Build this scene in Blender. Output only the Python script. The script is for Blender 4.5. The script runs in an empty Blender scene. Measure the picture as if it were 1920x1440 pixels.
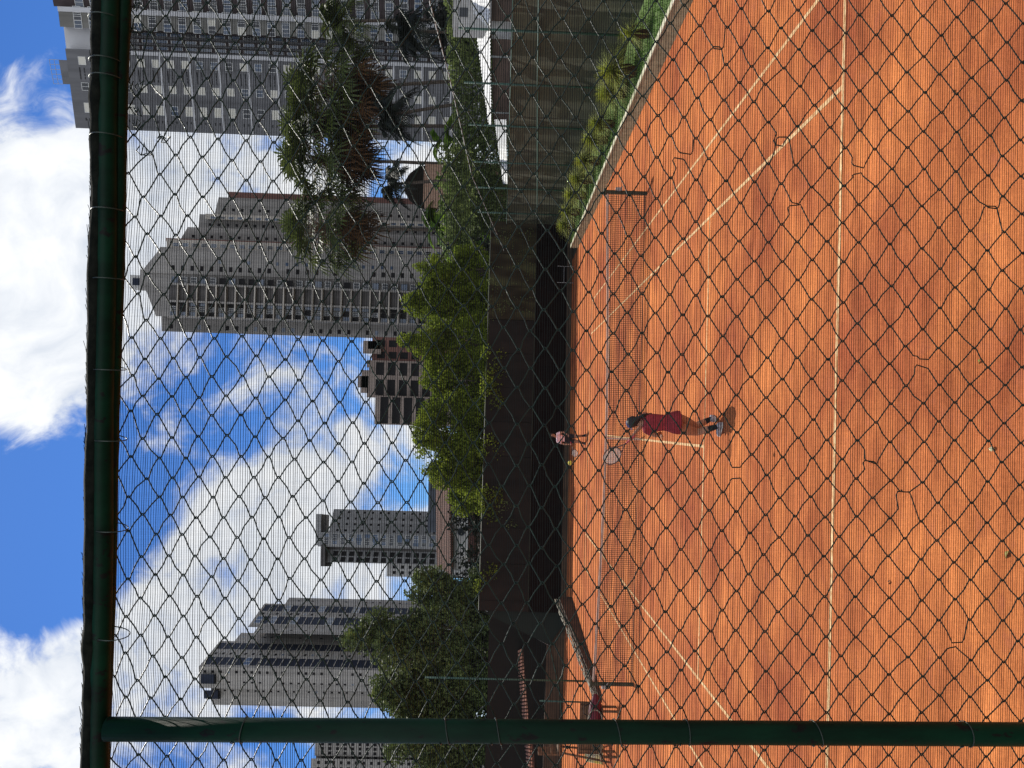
import bpy, math, random
from mathutils import Vector, Matrix, noise as mnoise
random.seed(7)
SC = bpy.context.scene
COL = SC.collection
V = Vector

# ------------------------------------------------------------------ camera
CAM = V((0.2938, -20.4051, 3.6644)); YAW, PITCH, ROLL, FOC = 0.0151, -0.0263, 0.0302, 1478.4764
PPY, PPX = 976.21, 666.47
fw = V((math.sin(YAW)*math.cos(PITCH), math.cos(YAW)*math.cos(PITCH), math.sin(PITCH)))
rt = fw.cross(V((0, 0, 1))).normalized(); up = rt.cross(fw)
rt, up = rt*math.cos(ROLL)+up*math.sin(ROLL), -rt*math.sin(ROLL)+up*math.cos(ROLL)
cd = bpy.data.cameras.new("camera"); cam = bpy.data.objects.new("camera", cd); COL.objects.link(cam)
m = Matrix((-up, rt, -fw)).transposed().to_4x4(); m.translation = CAM      # the phone was held on its side
cam.matrix_world = m
cd.sensor_width = 36; cd.lens = FOC/1920*36; cd.shift_x = -(PPY-960)/1920; cd.shift_y = (720-PPX)/1920
cd.clip_start = 0.05; cd.clip_end = 6000
SC.camera = cam

def ray(x, y): return fw + rt*((1440-y-PPX)/FOC) + up*((PPY-x)/FOC)
def A(x, y, yy):                       # point seen at photo (x, y) on the plane at depth yy
    d = ray(x, y); return CAM + d*((yy-CAM.y)/d.y)
def G(x, y, z=0.0):
    d = ray(x, y); return CAM + d*((z-CAM.z)/d.z)

# ------------------------------------------------------------------ world, sun, exposure
SUN_EL = math.radians(54.5); SUN_DIR = V((-0.15, 1.0, 0)).normalized()
toward = V((SUN_DIR.x*math.cos(SUN_EL), SUN_DIR.y*math.cos(SUN_EL), math.sin(SUN_EL)))
W = bpy.data.worlds.new("World"); SC.world = W; W.use_nodes = True
nt = W.node_tree; nt.nodes.clear()
def N(t, **k):
    n = nt.nodes.new(t)
    for a, b in k.items(): setattr(n, a, b)
    return n
def LK(a, b): nt.links.new(a, b)
out = N('ShaderNodeOutputWorld'); bgd = N('ShaderNodeBackground')
sky = N('ShaderNodeTexSky', sky_type='NISHITA'); sky.sun_disc = False
sky.sun_elevation = SUN_EL; sky.sun_rotation = math.atan2(SUN_DIR.x, SUN_DIR.y)
sky.air_density = 1.0; sky.dust_density = 0.4; sky.ozone_density = 2.5; sky.altitude = 700
tc = N('ShaderNodeTexCoord')
def mth(op, a, b=None, c=None, clamp=False):
    n = N('ShaderNodeMath', operation=op); n.use_clamp = clamp
    for i, v in enumerate((a, b, c)):
        if v is None: continue
        if isinstance(v, (int, float)): n.inputs[i].default_value = v
        else: LK(v, n.inputs[i])
    return n.outputs[0]
# clouds: fractal noise in the sky's own directions, gathered into banks
warp = N('ShaderNodeTexNoise'); warp.inputs['Scale'].default_value = 3.0; warp.inputs['Detail'].default_value = 4
LK(tc.outputs['Generated'], warp.inputs['Vector'])
wv = N('ShaderNodeVectorMath', operation='SCALE'); LK(warp.outputs['Color'], wv.inputs[0]); wv.inputs['Scale'].default_value = 0.30
vv = N('ShaderNodeVectorMath', operation='ADD'); LK(tc.outputs['Generated'], vv.inputs[0]); LK(wv.outputs[0], vv.inputs[1])
big = N('ShaderNodeTexNoise'); big.inputs['Scale'].default_value = 5.0; big.inputs['Detail'].default_value = 10; big.inputs['Roughness'].default_value = 0.62
LK(vv.outputs[0], big.inputs['Vector'])
fine = N('ShaderNodeTexNoise'); fine.inputs['Scale'].default_value = 13; fine.inputs['Detail'].default_value = 8; fine.inputs['Roughness'].default_value = 0.6
LK(vv.outputs[0], fine.inputs['Vector'])
blobs = [  # photo x, y, radius px, weight
    (60, 330, 210, .5), (70, 540, 230, .55), (110, 730, 120, .4), (20, 650, 150, .3), (40, 1300, 130, .32), (140, 1240, 90, .3), (110, 1400, 100, .2),
    (330, 300, 170, .42), (300, 430, 130, .36), (560, 330, 120, .3), (560, 760, 120, .22), (520, 960, 170, .22),
    (380, 1080, 190, .24), (320, 1230, 150, .26), (650, 900, 120, .16), (600, 1100, 120, .2), (640, 1000, 140, .12),
    (45, 60, 180, -.75), (30, 950, 230, -.70), (110, 1010, 150, -.60), (20, 1130, 110, -.5), (280, 810, 120, -.30), (330, 900, 90, -.28), (370, 650, 90, -.2), (310, 690, 90, -.2),
    (450, 830, 50, -.2), (480, 1350, 55, -.5), (560, 1430, 60, -.4), (720, 280, 60, -.4), (200, 880, 60, -.3)]
acc = None
for (bx, by, br, w) in blobs:
    d = ray(bx, by).normalized(); th = br/FOC*0.9
    dp = N('ShaderNodeVectorMath', operation='DOT_PRODUCT'); LK(vv.outputs[0], dp.inputs[0]) if False else LK(tc.outputs['Generated'], dp.inputs[0])
    dp.inputs[1].default_value = d
    mr = N('ShaderNodeMapRange', interpolation_type='SMOOTHSTEP'); LK(dp.outputs['Value'], mr.inputs['Value'])
    mr.inputs['From Min'].default_value = math.cos(th*1.25); mr.inputs['From Max'].default_value = math.cos(th*0.25)
    mr.inputs['To Min'].default_value = 0; mr.inputs['To Max'].default_value = w
    acc = mr.outputs[0] if acc is None else mth('ADD', acc, mr.outputs[0])
dens = mth('ADD', mth('ADD', mth('MULTIPLY', big.outputs['Fac'], 1.25), mth('MULTIPLY', fine.outputs['Fac'], 1.95)), mth('MULTIPLY', acc, 0.60))
sep = N('ShaderNodeSeparateXYZ'); LK(tc.outputs['Generated'], sep.inputs[0])
def ymap(a, b, c, d):
    n = N('ShaderNodeMapRange', interpolation_type='SMOOTHSTEP'); LK(sep.outputs['Y'], n.inputs['Value'])
    n.inputs['From Min'].default_value = a; n.inputs['From Max'].default_value = b; n.inputs['To Min'].default_value = c; n.inputs['To Max'].default_value = d; return n.outputs[0]
rear_fill = ymap(-0.35, 0.30, 1.55, 1.0)      # unseen clouds behind the viewer brightened as added fill for shaded faces
zen = N('ShaderNodeMapRange', interpolation_type='SMOOTHSTEP'); LK(sep.outputs['Z'], zen.inputs['Value'])
zen.inputs['From Min'].default_value = 0.62; zen.inputs['From Max'].default_value = 0.88; zen.inputs['To Min'].default_value = 0.0; zen.inputs['To Max'].default_value = -0.6
dens = mth('ADD', dens, zen.outputs[0])          # clear blue overhead
dens = mth('ADD', dens, ymap(-0.30, 0.15, 0.20, 0.0))  # extra unseen cloud cover behind the viewer, added to the same fill
alpha = N('ShaderNodeMapRange', interpolation_type='SMOOTHSTEP'); LK(dens, alpha.inputs['Value'])
alpha.inputs['From Min'].default_value = 1.30; alpha.inputs['From Max'].default_value = 1.84
shade = N('ShaderNodeMapRange'); LK(mth('ADD', fine.outputs['Fac'], mth('MULTIPLY', big.outputs['Fac'], 0.6)), shade.inputs['Value'])
shade.inputs['From Min'].default_value = 0.66; shade.inputs['From Max'].default_value = 1.0
cr = N('ShaderNodeMix', data_type='RGBA'); LK(shade.outputs[0], cr.inputs['Factor'])
cr.inputs['A'].default_value = (6.0, 6.5, 7.3, 1); cr.inputs['B'].default_value = (9.0, 9.1, 9.2, 1)
tint = N('ShaderNodeMix', data_type='RGBA', blend_type='MULTIPLY'); tint.inputs['Factor'].default_value = 1
LK(sky.outputs[0], tint.inputs['A']); tint.inputs['B'].default_value = (0.32, 0.60, 1.02, 1)
mx = N('ShaderNodeMix', data_type='RGBA'); LK(alpha.outputs[0], mx.inputs['Factor'])
cb = N('ShaderNodeVectorMath', operation='SCALE'); LK(cr.outputs['Result'], cb.inputs[0]); LK(rear_fill, cb.inputs['Scale'])
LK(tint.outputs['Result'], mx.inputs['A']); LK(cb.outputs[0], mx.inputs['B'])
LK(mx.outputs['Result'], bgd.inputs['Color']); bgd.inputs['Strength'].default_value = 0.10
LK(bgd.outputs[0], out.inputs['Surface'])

sd = bpy.data.lights.new("sun", 'SUN'); sun = bpy.data.objects.new("sun", sd); COL.objects.link(sun)
sd.energy = 5.0; sd.angle = math.radians(0.53); sd.color = (1.0, 0.95, 0.86)
sun.rotation_euler = toward.to_track_quat('Z', 'Y').to_euler(); sun.location = (0, 0, 60)
SC.view_settings.view_transform = 'Standard'; SC.view_settings.look = 'None'
SC.view_settings.exposure = 0.25; SC.view_settings.gamma = 1.0
SC.render.engine = 'CYCLES'
SC.render.resolution_x = 1024; SC.render.resolution_y = 768

# ------------------------------------------------------------------ materials
def mat(name, c, rough=0.7, var=0.0, scale=8.0, c2=None, detail=5, spec=0.3, bump=0.0, bscale=None, metal=0.0, stretch=None, trans=0.0, coat=0.0, streak=0.0, chips=None):
    M = bpy.data.materials.new(name); M.use_nodes = True
    t = M.node_tree; b = t.nodes['Principled BSDF']
    b.inputs['Roughness'].default_value = rough; b.inputs['Specular IOR Level'].default_value = spec
    b.inputs['Metallic'].default_value = metal
    b.inputs['Base Color'].default_value = (*c, 1)
    if coat: b.inputs['Coat Weight'].default_value = coat
    tx = t.nodes.new('ShaderNodeTexCoord'); vec = tx.outputs['Object']
    if stretch:
        mp = t.nodes.new('ShaderNodeMapping'); mp.inputs['Scale'].default_value = stretch
        t.links.new(vec, mp.inputs['Vector']); vec = mp.outputs[0]
    if var or c2:
        n = t.nodes.new('ShaderNodeTexNoise'); n.inputs['Scale'].default_value = scale; n.inputs['Detail'].default_value = detail
        n.inputs['Roughness'].default_value = 0.6
        t.links.new(vec, n.inputs['Vector'])
        r = t.nodes.new('ShaderNodeValToRGB'); t.links.new(n.outputs['Fac'], r.inputs['Fac'])
        d = c2 if c2 else tuple(x*(1-var) for x in c); e = c if c2 else tuple(min(1, x*(1+var)) for x in c)
        r.color_ramp.elements[0].position = 0.33; r.color_ramp.elements[0].color = (*d, 1)
        r.color_ramp.elements[1].position = 0.67; r.color_ramp.elements[1].color = (*e, 1)
        t.links.new(r.outputs[0], b.inputs['Base Color'])
    def cur():
        return b.inputs['Base Color'].links[0].from_socket if b.inputs['Base Color'].links else None
    def overlay(st, sc_, lo, hi, p0, p1, mode, col=None, det=6):
        m2 = t.nodes.new('ShaderNodeMapping'); m2.inputs['Scale'].default_value = st; t.links.new(tx.outputs['Object'], m2.inputs['Vector'])
        n3 = t.nodes.new('ShaderNodeTexNoise'); n3.inputs['Scale'].default_value = sc_; n3.inputs['Detail'].default_value = det; n3.inputs['Roughness'].default_value = .65; t.links.new(m2.outputs[0], n3.inputs['Vector'])
        r3 = t.nodes.new('ShaderNodeValToRGB'); t.links.new(n3.outputs['Fac'], r3.inputs['Fac']); r3.color_ramp.elements[0].position = p0; r3.color_ramp.elements[1].position = p1
        r3.color_ramp.elements[0].color = (lo, lo, lo, 1); r3.color_ramp.elements[1].color = (hi, hi, hi, 1)
        mm = t.nodes.new('ShaderNodeMix'); mm.data_type = 'RGBA'; s0 = cur()
        if s0: t.links.new(s0, mm.inputs['A'])
        else: mm.inputs['A'].default_value = (*c, 1)
        if mode == 'MULTIPLY': mm.blend_type = 'MULTIPLY'; mm.inputs['Factor'].default_value = 1; t.links.new(r3.outputs[0], mm.inputs['B'])
        else: t.links.new(r3.outputs[0], mm.inputs['Factor']); mm.inputs['B'].default_value = (*col, 1)
        t.links.new(mm.outputs['Result'], b.inputs['Base Color'])
    if streak: overlay((1, 1, .05), .45, 1-streak, 1.0, .36, .58, 'MULTIPLY')
    if chips: overlay((1, 1, .5), 34, 0, 1, .60, .63, 'MIX', chips, 5); overlay((1, 1, .25), 9, .55, 1.1, .35, .6, 'MULTIPLY')
    if bump:
        n2 = t.nodes.new('ShaderNodeTexNoise'); n2.inputs['Scale'].default_value = bscale or scale*3; n2.inputs['Detail'].default_value = 6
        t.links.new(vec, n2.inputs['Vector'])
        bp = t.nodes.new('ShaderNodeBump'); bp.inputs['Strength'].default_value = bump
        t.links.new(n2.outputs['Fac'], bp.inputs['Height']); t.links.new(bp.outputs[0], b.inputs['Normal'])
    if trans:
        tr = t.nodes.new('ShaderNodeBsdfTranslucent'); mixs = t.nodes.new('ShaderNodeMixShader'); mixs.inputs[0].default_value = trans
        src = b.inputs['Base Color'].links[0].from_socket if b.inputs['Base Color'].links else None
        if src: t.links.new(src, tr.inputs['Color'])
        else: tr.inputs['Color'].default_value = (*c, 1)
        o = t.nodes['Material Output']
        t.links.new(b.outputs[0], mixs.inputs[1]); t.links.new(tr.outputs[0], mixs.inputs[2]); t.links.new(mixs.outputs[0], o.inputs['Surface'])
    return M
MT = {}
MT['pipe'] = mat('green_paint', (0.0015, 0.024, 0.010), 0.5, c2=(0.001, 0.012, 0.005), scale=14, spec=0.12, chips=(.006, .005, .004), bump=0.25, bscale=60, stretch=(1, 1, .35))
MT['wire'] = mat('coated_wire', (0.013, 0.024, 0.018), 0.42, var=0.4, scale=30, spec=0.14)
MT['thread'] = mat('shade_thread', (0.006, 0.007, 0.006), 0.8, var=0.3, scale=60)
MT['hem'] = mat('shade_hem', (0.004, 0.005, 0.004), 0.9, spec=.04, c2=(0.012, 0.013, 0.010), scale=40, bump=0.8, bscale=300)
MT['tie'] = mat('tie_wire', (0.05, 0.06, 0.05), 0.4, metal=0.6)
MT['line'] = mat('line_paint', (0.68, 0.50, 0.27), 0.9, c2=(0.42, 0.19, 0.07), scale=13, detail=8, spec=0.1)
MT['kerb'] = mat('kerb_concrete', (0.33, 0.30, 0.19), 0.9, c2=(0.19, 0.165, 0.10), scale=5, spec=0.1, bump=0.3, bscale=60)
MT['kerbtop'] = mat('kerb_paint', (0.62, 0.58, 0.45), 0.85, c2=(0.36, 0.36, 0.22), scale=4, spec=0.1)
MT['soil'] = mat('soil', (0.07, 0.06, 0.03), 0.95, c2=(0.03, 0.022, 0.014), scale=3)
MT['grass'] = mat('grass_blade', (0.10, 0.19, 0.03), 0.7, c2=(0.05, 0.11, 0.02), scale=3, trans=0.35)
MT['turf'] = mat('turf', (0.09, 0.16, 0.03), 0.9, c2=(0.05, 0.08, 0.02), scale=6)
MT['tuft'] = mat('tuft_blade', (0.36, 0.38, 0.05), 0.6, c2=(0.15, 0.20, 0.03), scale=4, trans=0.4)
MT['dead'] = mat('dead_leaf', (0.150, 0.075, 0.028), 0.9, c2=(0.045, 0.025, 0.012), scale=3, trans=0.25)
MT['leafy'] = mat('bright_foliage', (0.235, 0.285, 0.030), 0.7, spec=.12, c2=(0.085, 0.125, 0.018), scale=1.1, trans=0.55)
MT['hedge'] = mat('hedge_foliage', (0.21, 0.26, 0.085), 0.65, spec=.3, c2=(0.07, 0.10, 0.035), scale=1.8, trans=0.5)
MT['dark'] = mat('dark_foliage', (0.135, 0.175, 0.045), 0.6, spec=.3, c2=(0.045, 0.068, 0.020), scale=1.0, trans=0.3)
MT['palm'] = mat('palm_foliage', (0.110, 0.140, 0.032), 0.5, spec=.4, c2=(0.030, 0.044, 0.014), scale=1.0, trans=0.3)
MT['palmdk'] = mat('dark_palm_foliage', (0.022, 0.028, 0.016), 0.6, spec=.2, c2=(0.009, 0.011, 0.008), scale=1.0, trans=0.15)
MT['banana'] = mat('banana_leaf', (0.19, 0.29, 0.03), 0.45, c2=(0.08, 0.16, 0.02), scale=1.5, trans=0.5)
MT['bark'] = mat('bark', (0.09, 0.07, 0.055), 0.9, var=0.4, scale=10, stretch=(1, 1, .3), bump=0.5, bscale=30)
MT['wood'] = mat('timber', (0.13, 0.075, 0.04), 0.8, var=0.35, scale=6)
MT['blackcloth'] = mat('black_cloth', (0.006, 0.004, 0.004), 0.95, spec=.05, c2=(0.010, 0.006, 0.005), scale=2.5)
MT['net'] = mat('net_cord', (0.035, 0.03, 0.028), 0.8)
MT['band'] = mat('net_band', (0.50, 0.40, 0.33), 0.8, c2=(0.36, 0.27, 0.22), scale=6)
MT['postgrn'] = mat('post_green', (0.03, 0.075, 0.055), 0.55, var=0.25, scale=5)
MT['postdk'] = mat('post_dark', (0.035, 0.040, 0.024), 0.6, var=0.3, scale=5)
MT['olive'] = mat('windscreen_cloth', (0.062, 0.064, 0.034), 0.9, c2=(0.038, 0.043, 0.026), scale=0.8, detail=9, stretch=(1, 1, 1.4))
MT['white'] = mat('white_sheet', (0.78, 0.78, 0.76), 0.5, c2=(0.60, 0.60, 0.57), scale=1.5)
MT['brownwall'] = mat('brown_wall', (0.16, 0.11, 0.085), 0.9, c2=(0.10, 0.07, 0.055), scale=1.0)
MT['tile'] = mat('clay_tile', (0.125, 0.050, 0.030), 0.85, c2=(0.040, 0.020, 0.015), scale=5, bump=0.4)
MT['cream'] = mat('white_render', (0.50, 0.49, 0.47), 0.9, c2=(0.36, 0.35, 0.33), scale=1.0)
MT['slate'] = mat('slate', (0.07, 0.08, 0.10), 0.8, var=0.2, scale=1)
MT['shadeblack'] = mat('interior_shade', (0.012, 0.009, 0.007), 0.95)  # near-black colour that carries the shade inside the tiled shed
MT['dirtwall'] = mat('dirty_plaster', (0.075, 0.050, 0.032), 0.95, c2=(0.038, 0.027, 0.019), scale=1.2, detail=8)
MT['brickpil'] = mat('pink_brick', (0.50, 0.33, 0.24), 0.9, c2=(0.33, 0.19, 0.13), scale=7)
MT['burg'] = mat('burgundy_nylon', (0.10, 0.012, 0.022), 0.6)
MT['pale'] = mat('pale_nylon', (0.38, 0.35, 0.27), 0.85, c2=(0.15, 0.13, 0.09), scale=8)
MT['steel'] = mat('galvanised', (0.30, 0.31, 0.30), 0.5, metal=0.4)
MT['tarp'] = mat('yellow_tarp', (0.62, 0.52, 0.10), 0.7, c2=(0.5, 0.48, 0.38), scale=3)
MT['ball'] = mat('tennis_felt', (0.58, 0.50, 0.05), 0.95, var=0.1, scale=40, bump=0.4, bscale=300)
MT['leafdry'] = mat('fallen_leaf', (0.40, 0.34, 0.08), 0.8, c2=(0.20, 0.14, 0.05), scale=20)
MT['leafgrn'] = mat('fallen_green_leaf', (0.20, 0.26, 0.05), 0.7)
# buildings
MT['t1grey'] = mat('grey_render', (0.155, 0.155, 0.162), 0.9, streak=.28, c2=(0.132, 0.132, 0.138), scale=.09)
MT['t1light'] = mat('light_render', (0.46, 0.46, 0.47), 0.9, var=0.05, scale=.2)
MT['t1warm'] = mat('warm_grey_render', (0.165, 0.160, 0.145), 0.9, streak=.28, var=0.06, scale=.1)
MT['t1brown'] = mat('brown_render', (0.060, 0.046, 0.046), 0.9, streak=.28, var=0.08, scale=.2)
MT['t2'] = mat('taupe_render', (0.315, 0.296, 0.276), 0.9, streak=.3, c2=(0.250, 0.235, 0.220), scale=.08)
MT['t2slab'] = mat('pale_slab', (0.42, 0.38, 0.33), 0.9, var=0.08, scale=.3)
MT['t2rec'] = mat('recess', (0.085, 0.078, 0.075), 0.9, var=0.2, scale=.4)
MT['t3'] = mat('cool_grey_render', (0.30, 0.30, 0.30), 0.9, streak=.28, c2=(0.25, 0.25, 0.25), scale=.08)
MT['t4'] = mat('beige_render', (0.385, 0.362, 0.335), 0.9, streak=.28, c2=(0.35, 0.325, 0.295), scale=.08)
MT['low'] = mat('tan_render', (0.29, 0.235, 0.20), 0.9, streak=.28, c2=(0.24, 0.19, 0.165), scale=.15)
MT['rust'] = mat('rust_render', (0.17, 0.085, 0.07), 0.9, var=0.1, scale=.2)
MT['glass'] = mat('window_glass', (0.05, 0.075, 0.12), 0.08, spec=0.6, var=0.4, scale=.15)
MT['glassdk'] = mat('dark_glass', (0.018, 0.020, 0.026), 0.2, spec=0.5, var=0.5, scale=.2)
MT['blackwin'] = mat('dark_opening', (0.017, 0.016, 0.017), 0.85, spec=.1, var=.5, scale=.3)
MT['glassnavy'] = mat('navy_glass', (0.020, 0.025, 0.042), 0.6, spec=0.12, var=0.3, scale=.2)
MT['shutter'] = mat('cream_shutter', (0.56, 0.54, 0.47), 0.8)
MT['frame'] = mat('window_frame', (0.60, 0.60, 0.58), 0.7)
MT['vent'] = mat('vent', (0.03, 0.03, 0.032), 0.9)
# people
MT['skin'] = mat('skin', (0.36, 0.19, 0.12), 0.6, var=0.08, scale=12)
MT['skindk'] = mat('tanned_skin', (0.31, 0.155, 0.09), 0.6, var=0.08, scale=12)
MT['red'] = mat('red_jersey', (0.29, 0.030, 0.038), 0.85, c2=(0.17, 0.018, 0.024), scale=9, bump=0.9, bscale=11)
MT['maroon'] = mat('maroon_skirt', (0.24, 0.026, 0.036), 0.85, c2=(0.16, 0.017, 0.024), scale=10, bump=.9, bscale=12)
MT['pink'] = mat('pink_jersey', (0.78, 0.55, 0.57), 0.85, c2=(0.62, 0.42, 0.45), scale=9)
MT['hair'] = mat('black_hair', (0.012, 0.010, 0.010), 0.5, var=0.4, scale=30)
MT['cap'] = mat('blue_cap', (0.022, 0.034, 0.11), 0.8)
MT['sock'] = mat('black_sock', (0.012, 0.012, 0.014), 0.9)
MT['shoe'] = mat('grey_shoe', (0.42, 0.42, 0.44), 0.7, c2=(0.16, 0.16, 0.18), scale=18)
MT['racq'] = mat('racket_frame', (0.10, 0.06, 0.05), 0.4)
MT['grip'] = mat('red_grip', (0.42, 0.05, 0.07), 0.7)
MT['string'] = mat('racket_string', (0.62, 0.58, 0.50), 0.6)
MT['shorts'] = mat('dark_shorts', (0.02, 0.018, 0.022), 0.9)

def clay_material():
    M = bpy.data.materials.new('red_clay'); M.use_nodes = True; t = M.node_tree; b = t.nodes['Principled BSDF']
    b.inputs['Roughness'].default_value = 0.95; b.inputs['Specular IOR Level'].default_value = 0.08
    tx = t.nodes.new('ShaderNodeTexCoord')
    def nz(scale, detail, st=None, rough=0.6):
        n = t.nodes.new('ShaderNodeTexNoise'); n.inputs['Scale'].default_value = scale; n.inputs['Detail'].default_value = detail; n.inputs['Roughness'].default_value = rough
        if st:
            mp = t.nodes.new('ShaderNodeMapping'); mp.inputs['Scale'].default_value = st; mp.inputs['Rotation'].default_value = (0, 0, 0.12)
            t.links.new(tx.outputs['Object'], mp.inputs['Vector']); t.links.new(mp.outputs[0], n.inputs['Vector'])
        else: t.links.new(tx.outputs['Object'], n.inputs['Vector'])
        return n.outputs['Fac']
    def ramp(f, a, b_, p0, p1):
        r = t.nodes.new('ShaderNodeValToRGB'); t.links.new(f, r.inputs[0])
        r.color_ramp.elements[0].position = p0; r.color_ramp.elements[0].color = (*a, 1)
        r.color_ramp.elements[1].position = p1; r.color_ramp.elements[1].color = (*b_, 1); return r.outputs[0]
    def mixc(f, a, b_, mode='MIX', fac=None):
        mm = t.nodes.new('ShaderNodeMix'); mm.data_type = 'RGBA'; mm.blend_type = mode
        if f is not None: t.links.new(f, mm.inputs['Factor'])
        else: mm.inputs['Factor'].default_value = fac
        t.links.new(a, mm.inputs['A']); t.links.new(b_, mm.inputs['B']); return mm.outputs['Result']
    base = ramp(nz(0.40, 9, None, 0.68), (0.315, 0.082, 0.033), (0.56, 0.184, 0.057), 0.36, 0.62)
    drag = ramp(nz(1.0, 8, (0.7, 1.7, 1)), (0.70, 0.67, 0.68), (1.15, 1.17, 1.14), 0.34, 0.66)
    grain = ramp(nz(28, 6, None, 0.75), (0.72, 0.70, 0.70), (1.22, 1.22, 1.22), 0.32, 0.68)
    c = mixc(None, base, drag, 'MULTIPLY', 0.75); c = mixc(None, c, grain, 'MULTIPLY', 0.8)
    wvt = t.nodes.new('ShaderNodeTexWave'); wvt.wave_type = 'RINGS'; wvt.inputs['Scale'].default_value = 0.9; wvt.inputs['Distortion'].default_value = 14; wvt.inputs['Detail'].default_value = 5; wvt.inputs['Detail Scale'].default_value = .6
    wmp = t.nodes.new('ShaderNodeMapping'); wmp.inputs['Location'].default_value = (6, 11, 0); t.links.new(tx.outputs['Object'], wmp.inputs[0]); t.links.new(wmp.outputs[0], wvt.inputs[0])
    c = mixc(None, c, ramp(wvt.outputs['Fac'], (.86, .84, .84), (1.06, 1.07, 1.06), .2, .8), 'MULTIPLY', 0.8)
    foot = ramp(nz(3.2, 9, None, 0.7), (0, 0, 0), (1, 1, 1), 0.54, 0.66)
    dk = t.nodes.new('ShaderNodeRGB'); dk.outputs[0].default_value = (0.31, 0.088, 0.050, 1)
    sc = t.nodes.new('ShaderNodeMath'); sc.operation = 'MULTIPLY'; sc.inputs[1].default_value = 0.45; t.links.new(foot, sc.inputs[0])
    c = mixc(sc.outputs[0], c, dk.outputs[0])
    t.links.new(c, b.inputs['Base Color'])
    bp = t.nodes.new('ShaderNodeBump'); bp.inputs['Strength'].default_value = 0.55; bp.inputs['Distance'].default_value = 0.015
    t.links.new(nz(40, 6, None, 0.7), bp.inputs['Height']); t.links.new(bp.outputs[0], b.inputs['Normal'])
    return M
MT['clay'] = clay_material()
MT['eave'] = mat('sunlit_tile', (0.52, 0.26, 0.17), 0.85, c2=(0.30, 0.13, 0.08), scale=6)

def wall_material():        # old concrete wall, mossy on the right, stained brown by clay dust
    M = bpy.data.materials.new('mossy_concrete'); M.use_nodes = True; t = M.node_tree; b = t.nodes['Principled BSDF']
    b.inputs['Roughness'].default_value = 0.95; b.inputs['Specular IOR Level'].default_value = 0.05
    tx = t.nodes.new('ShaderNodeTexCoord')
    mp = t.nodes.new('ShaderNodeMapping'); mp.inputs['Scale'].default_value = (1, 1, 0.35); t.links.new(tx.outputs['Object'], mp.inputs[0])
    n = t.nodes.new('ShaderNodeTexNoise'); n.inputs['Scale'].default_value = 1.6; n.inputs['Detail'].default_value = 9; t.links.new(mp.outputs[0], n.inputs[0])
    r = t.nodes.new('ShaderNodeValToRGB'); t.links.new(n.outputs[0], r.inputs[0])
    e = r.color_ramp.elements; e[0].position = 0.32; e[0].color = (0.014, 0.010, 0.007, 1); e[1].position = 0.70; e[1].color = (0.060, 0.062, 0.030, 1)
    k = e.new(0.5); k.color = (0.032, 0.026, 0.016, 1)
    t.links.new(r.outputs[0], b.inputs['Base Color'])
    return M
MT['wall'] = wall_material()
MT['walldk'] = mat('dark_stained_wall', (0.017, 0.011, 0.008), 0.95, streak=.5, c2=(0.007, 0.005, 0.004), scale=1.6, detail=8, stretch=(1, 1, .4))

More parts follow.
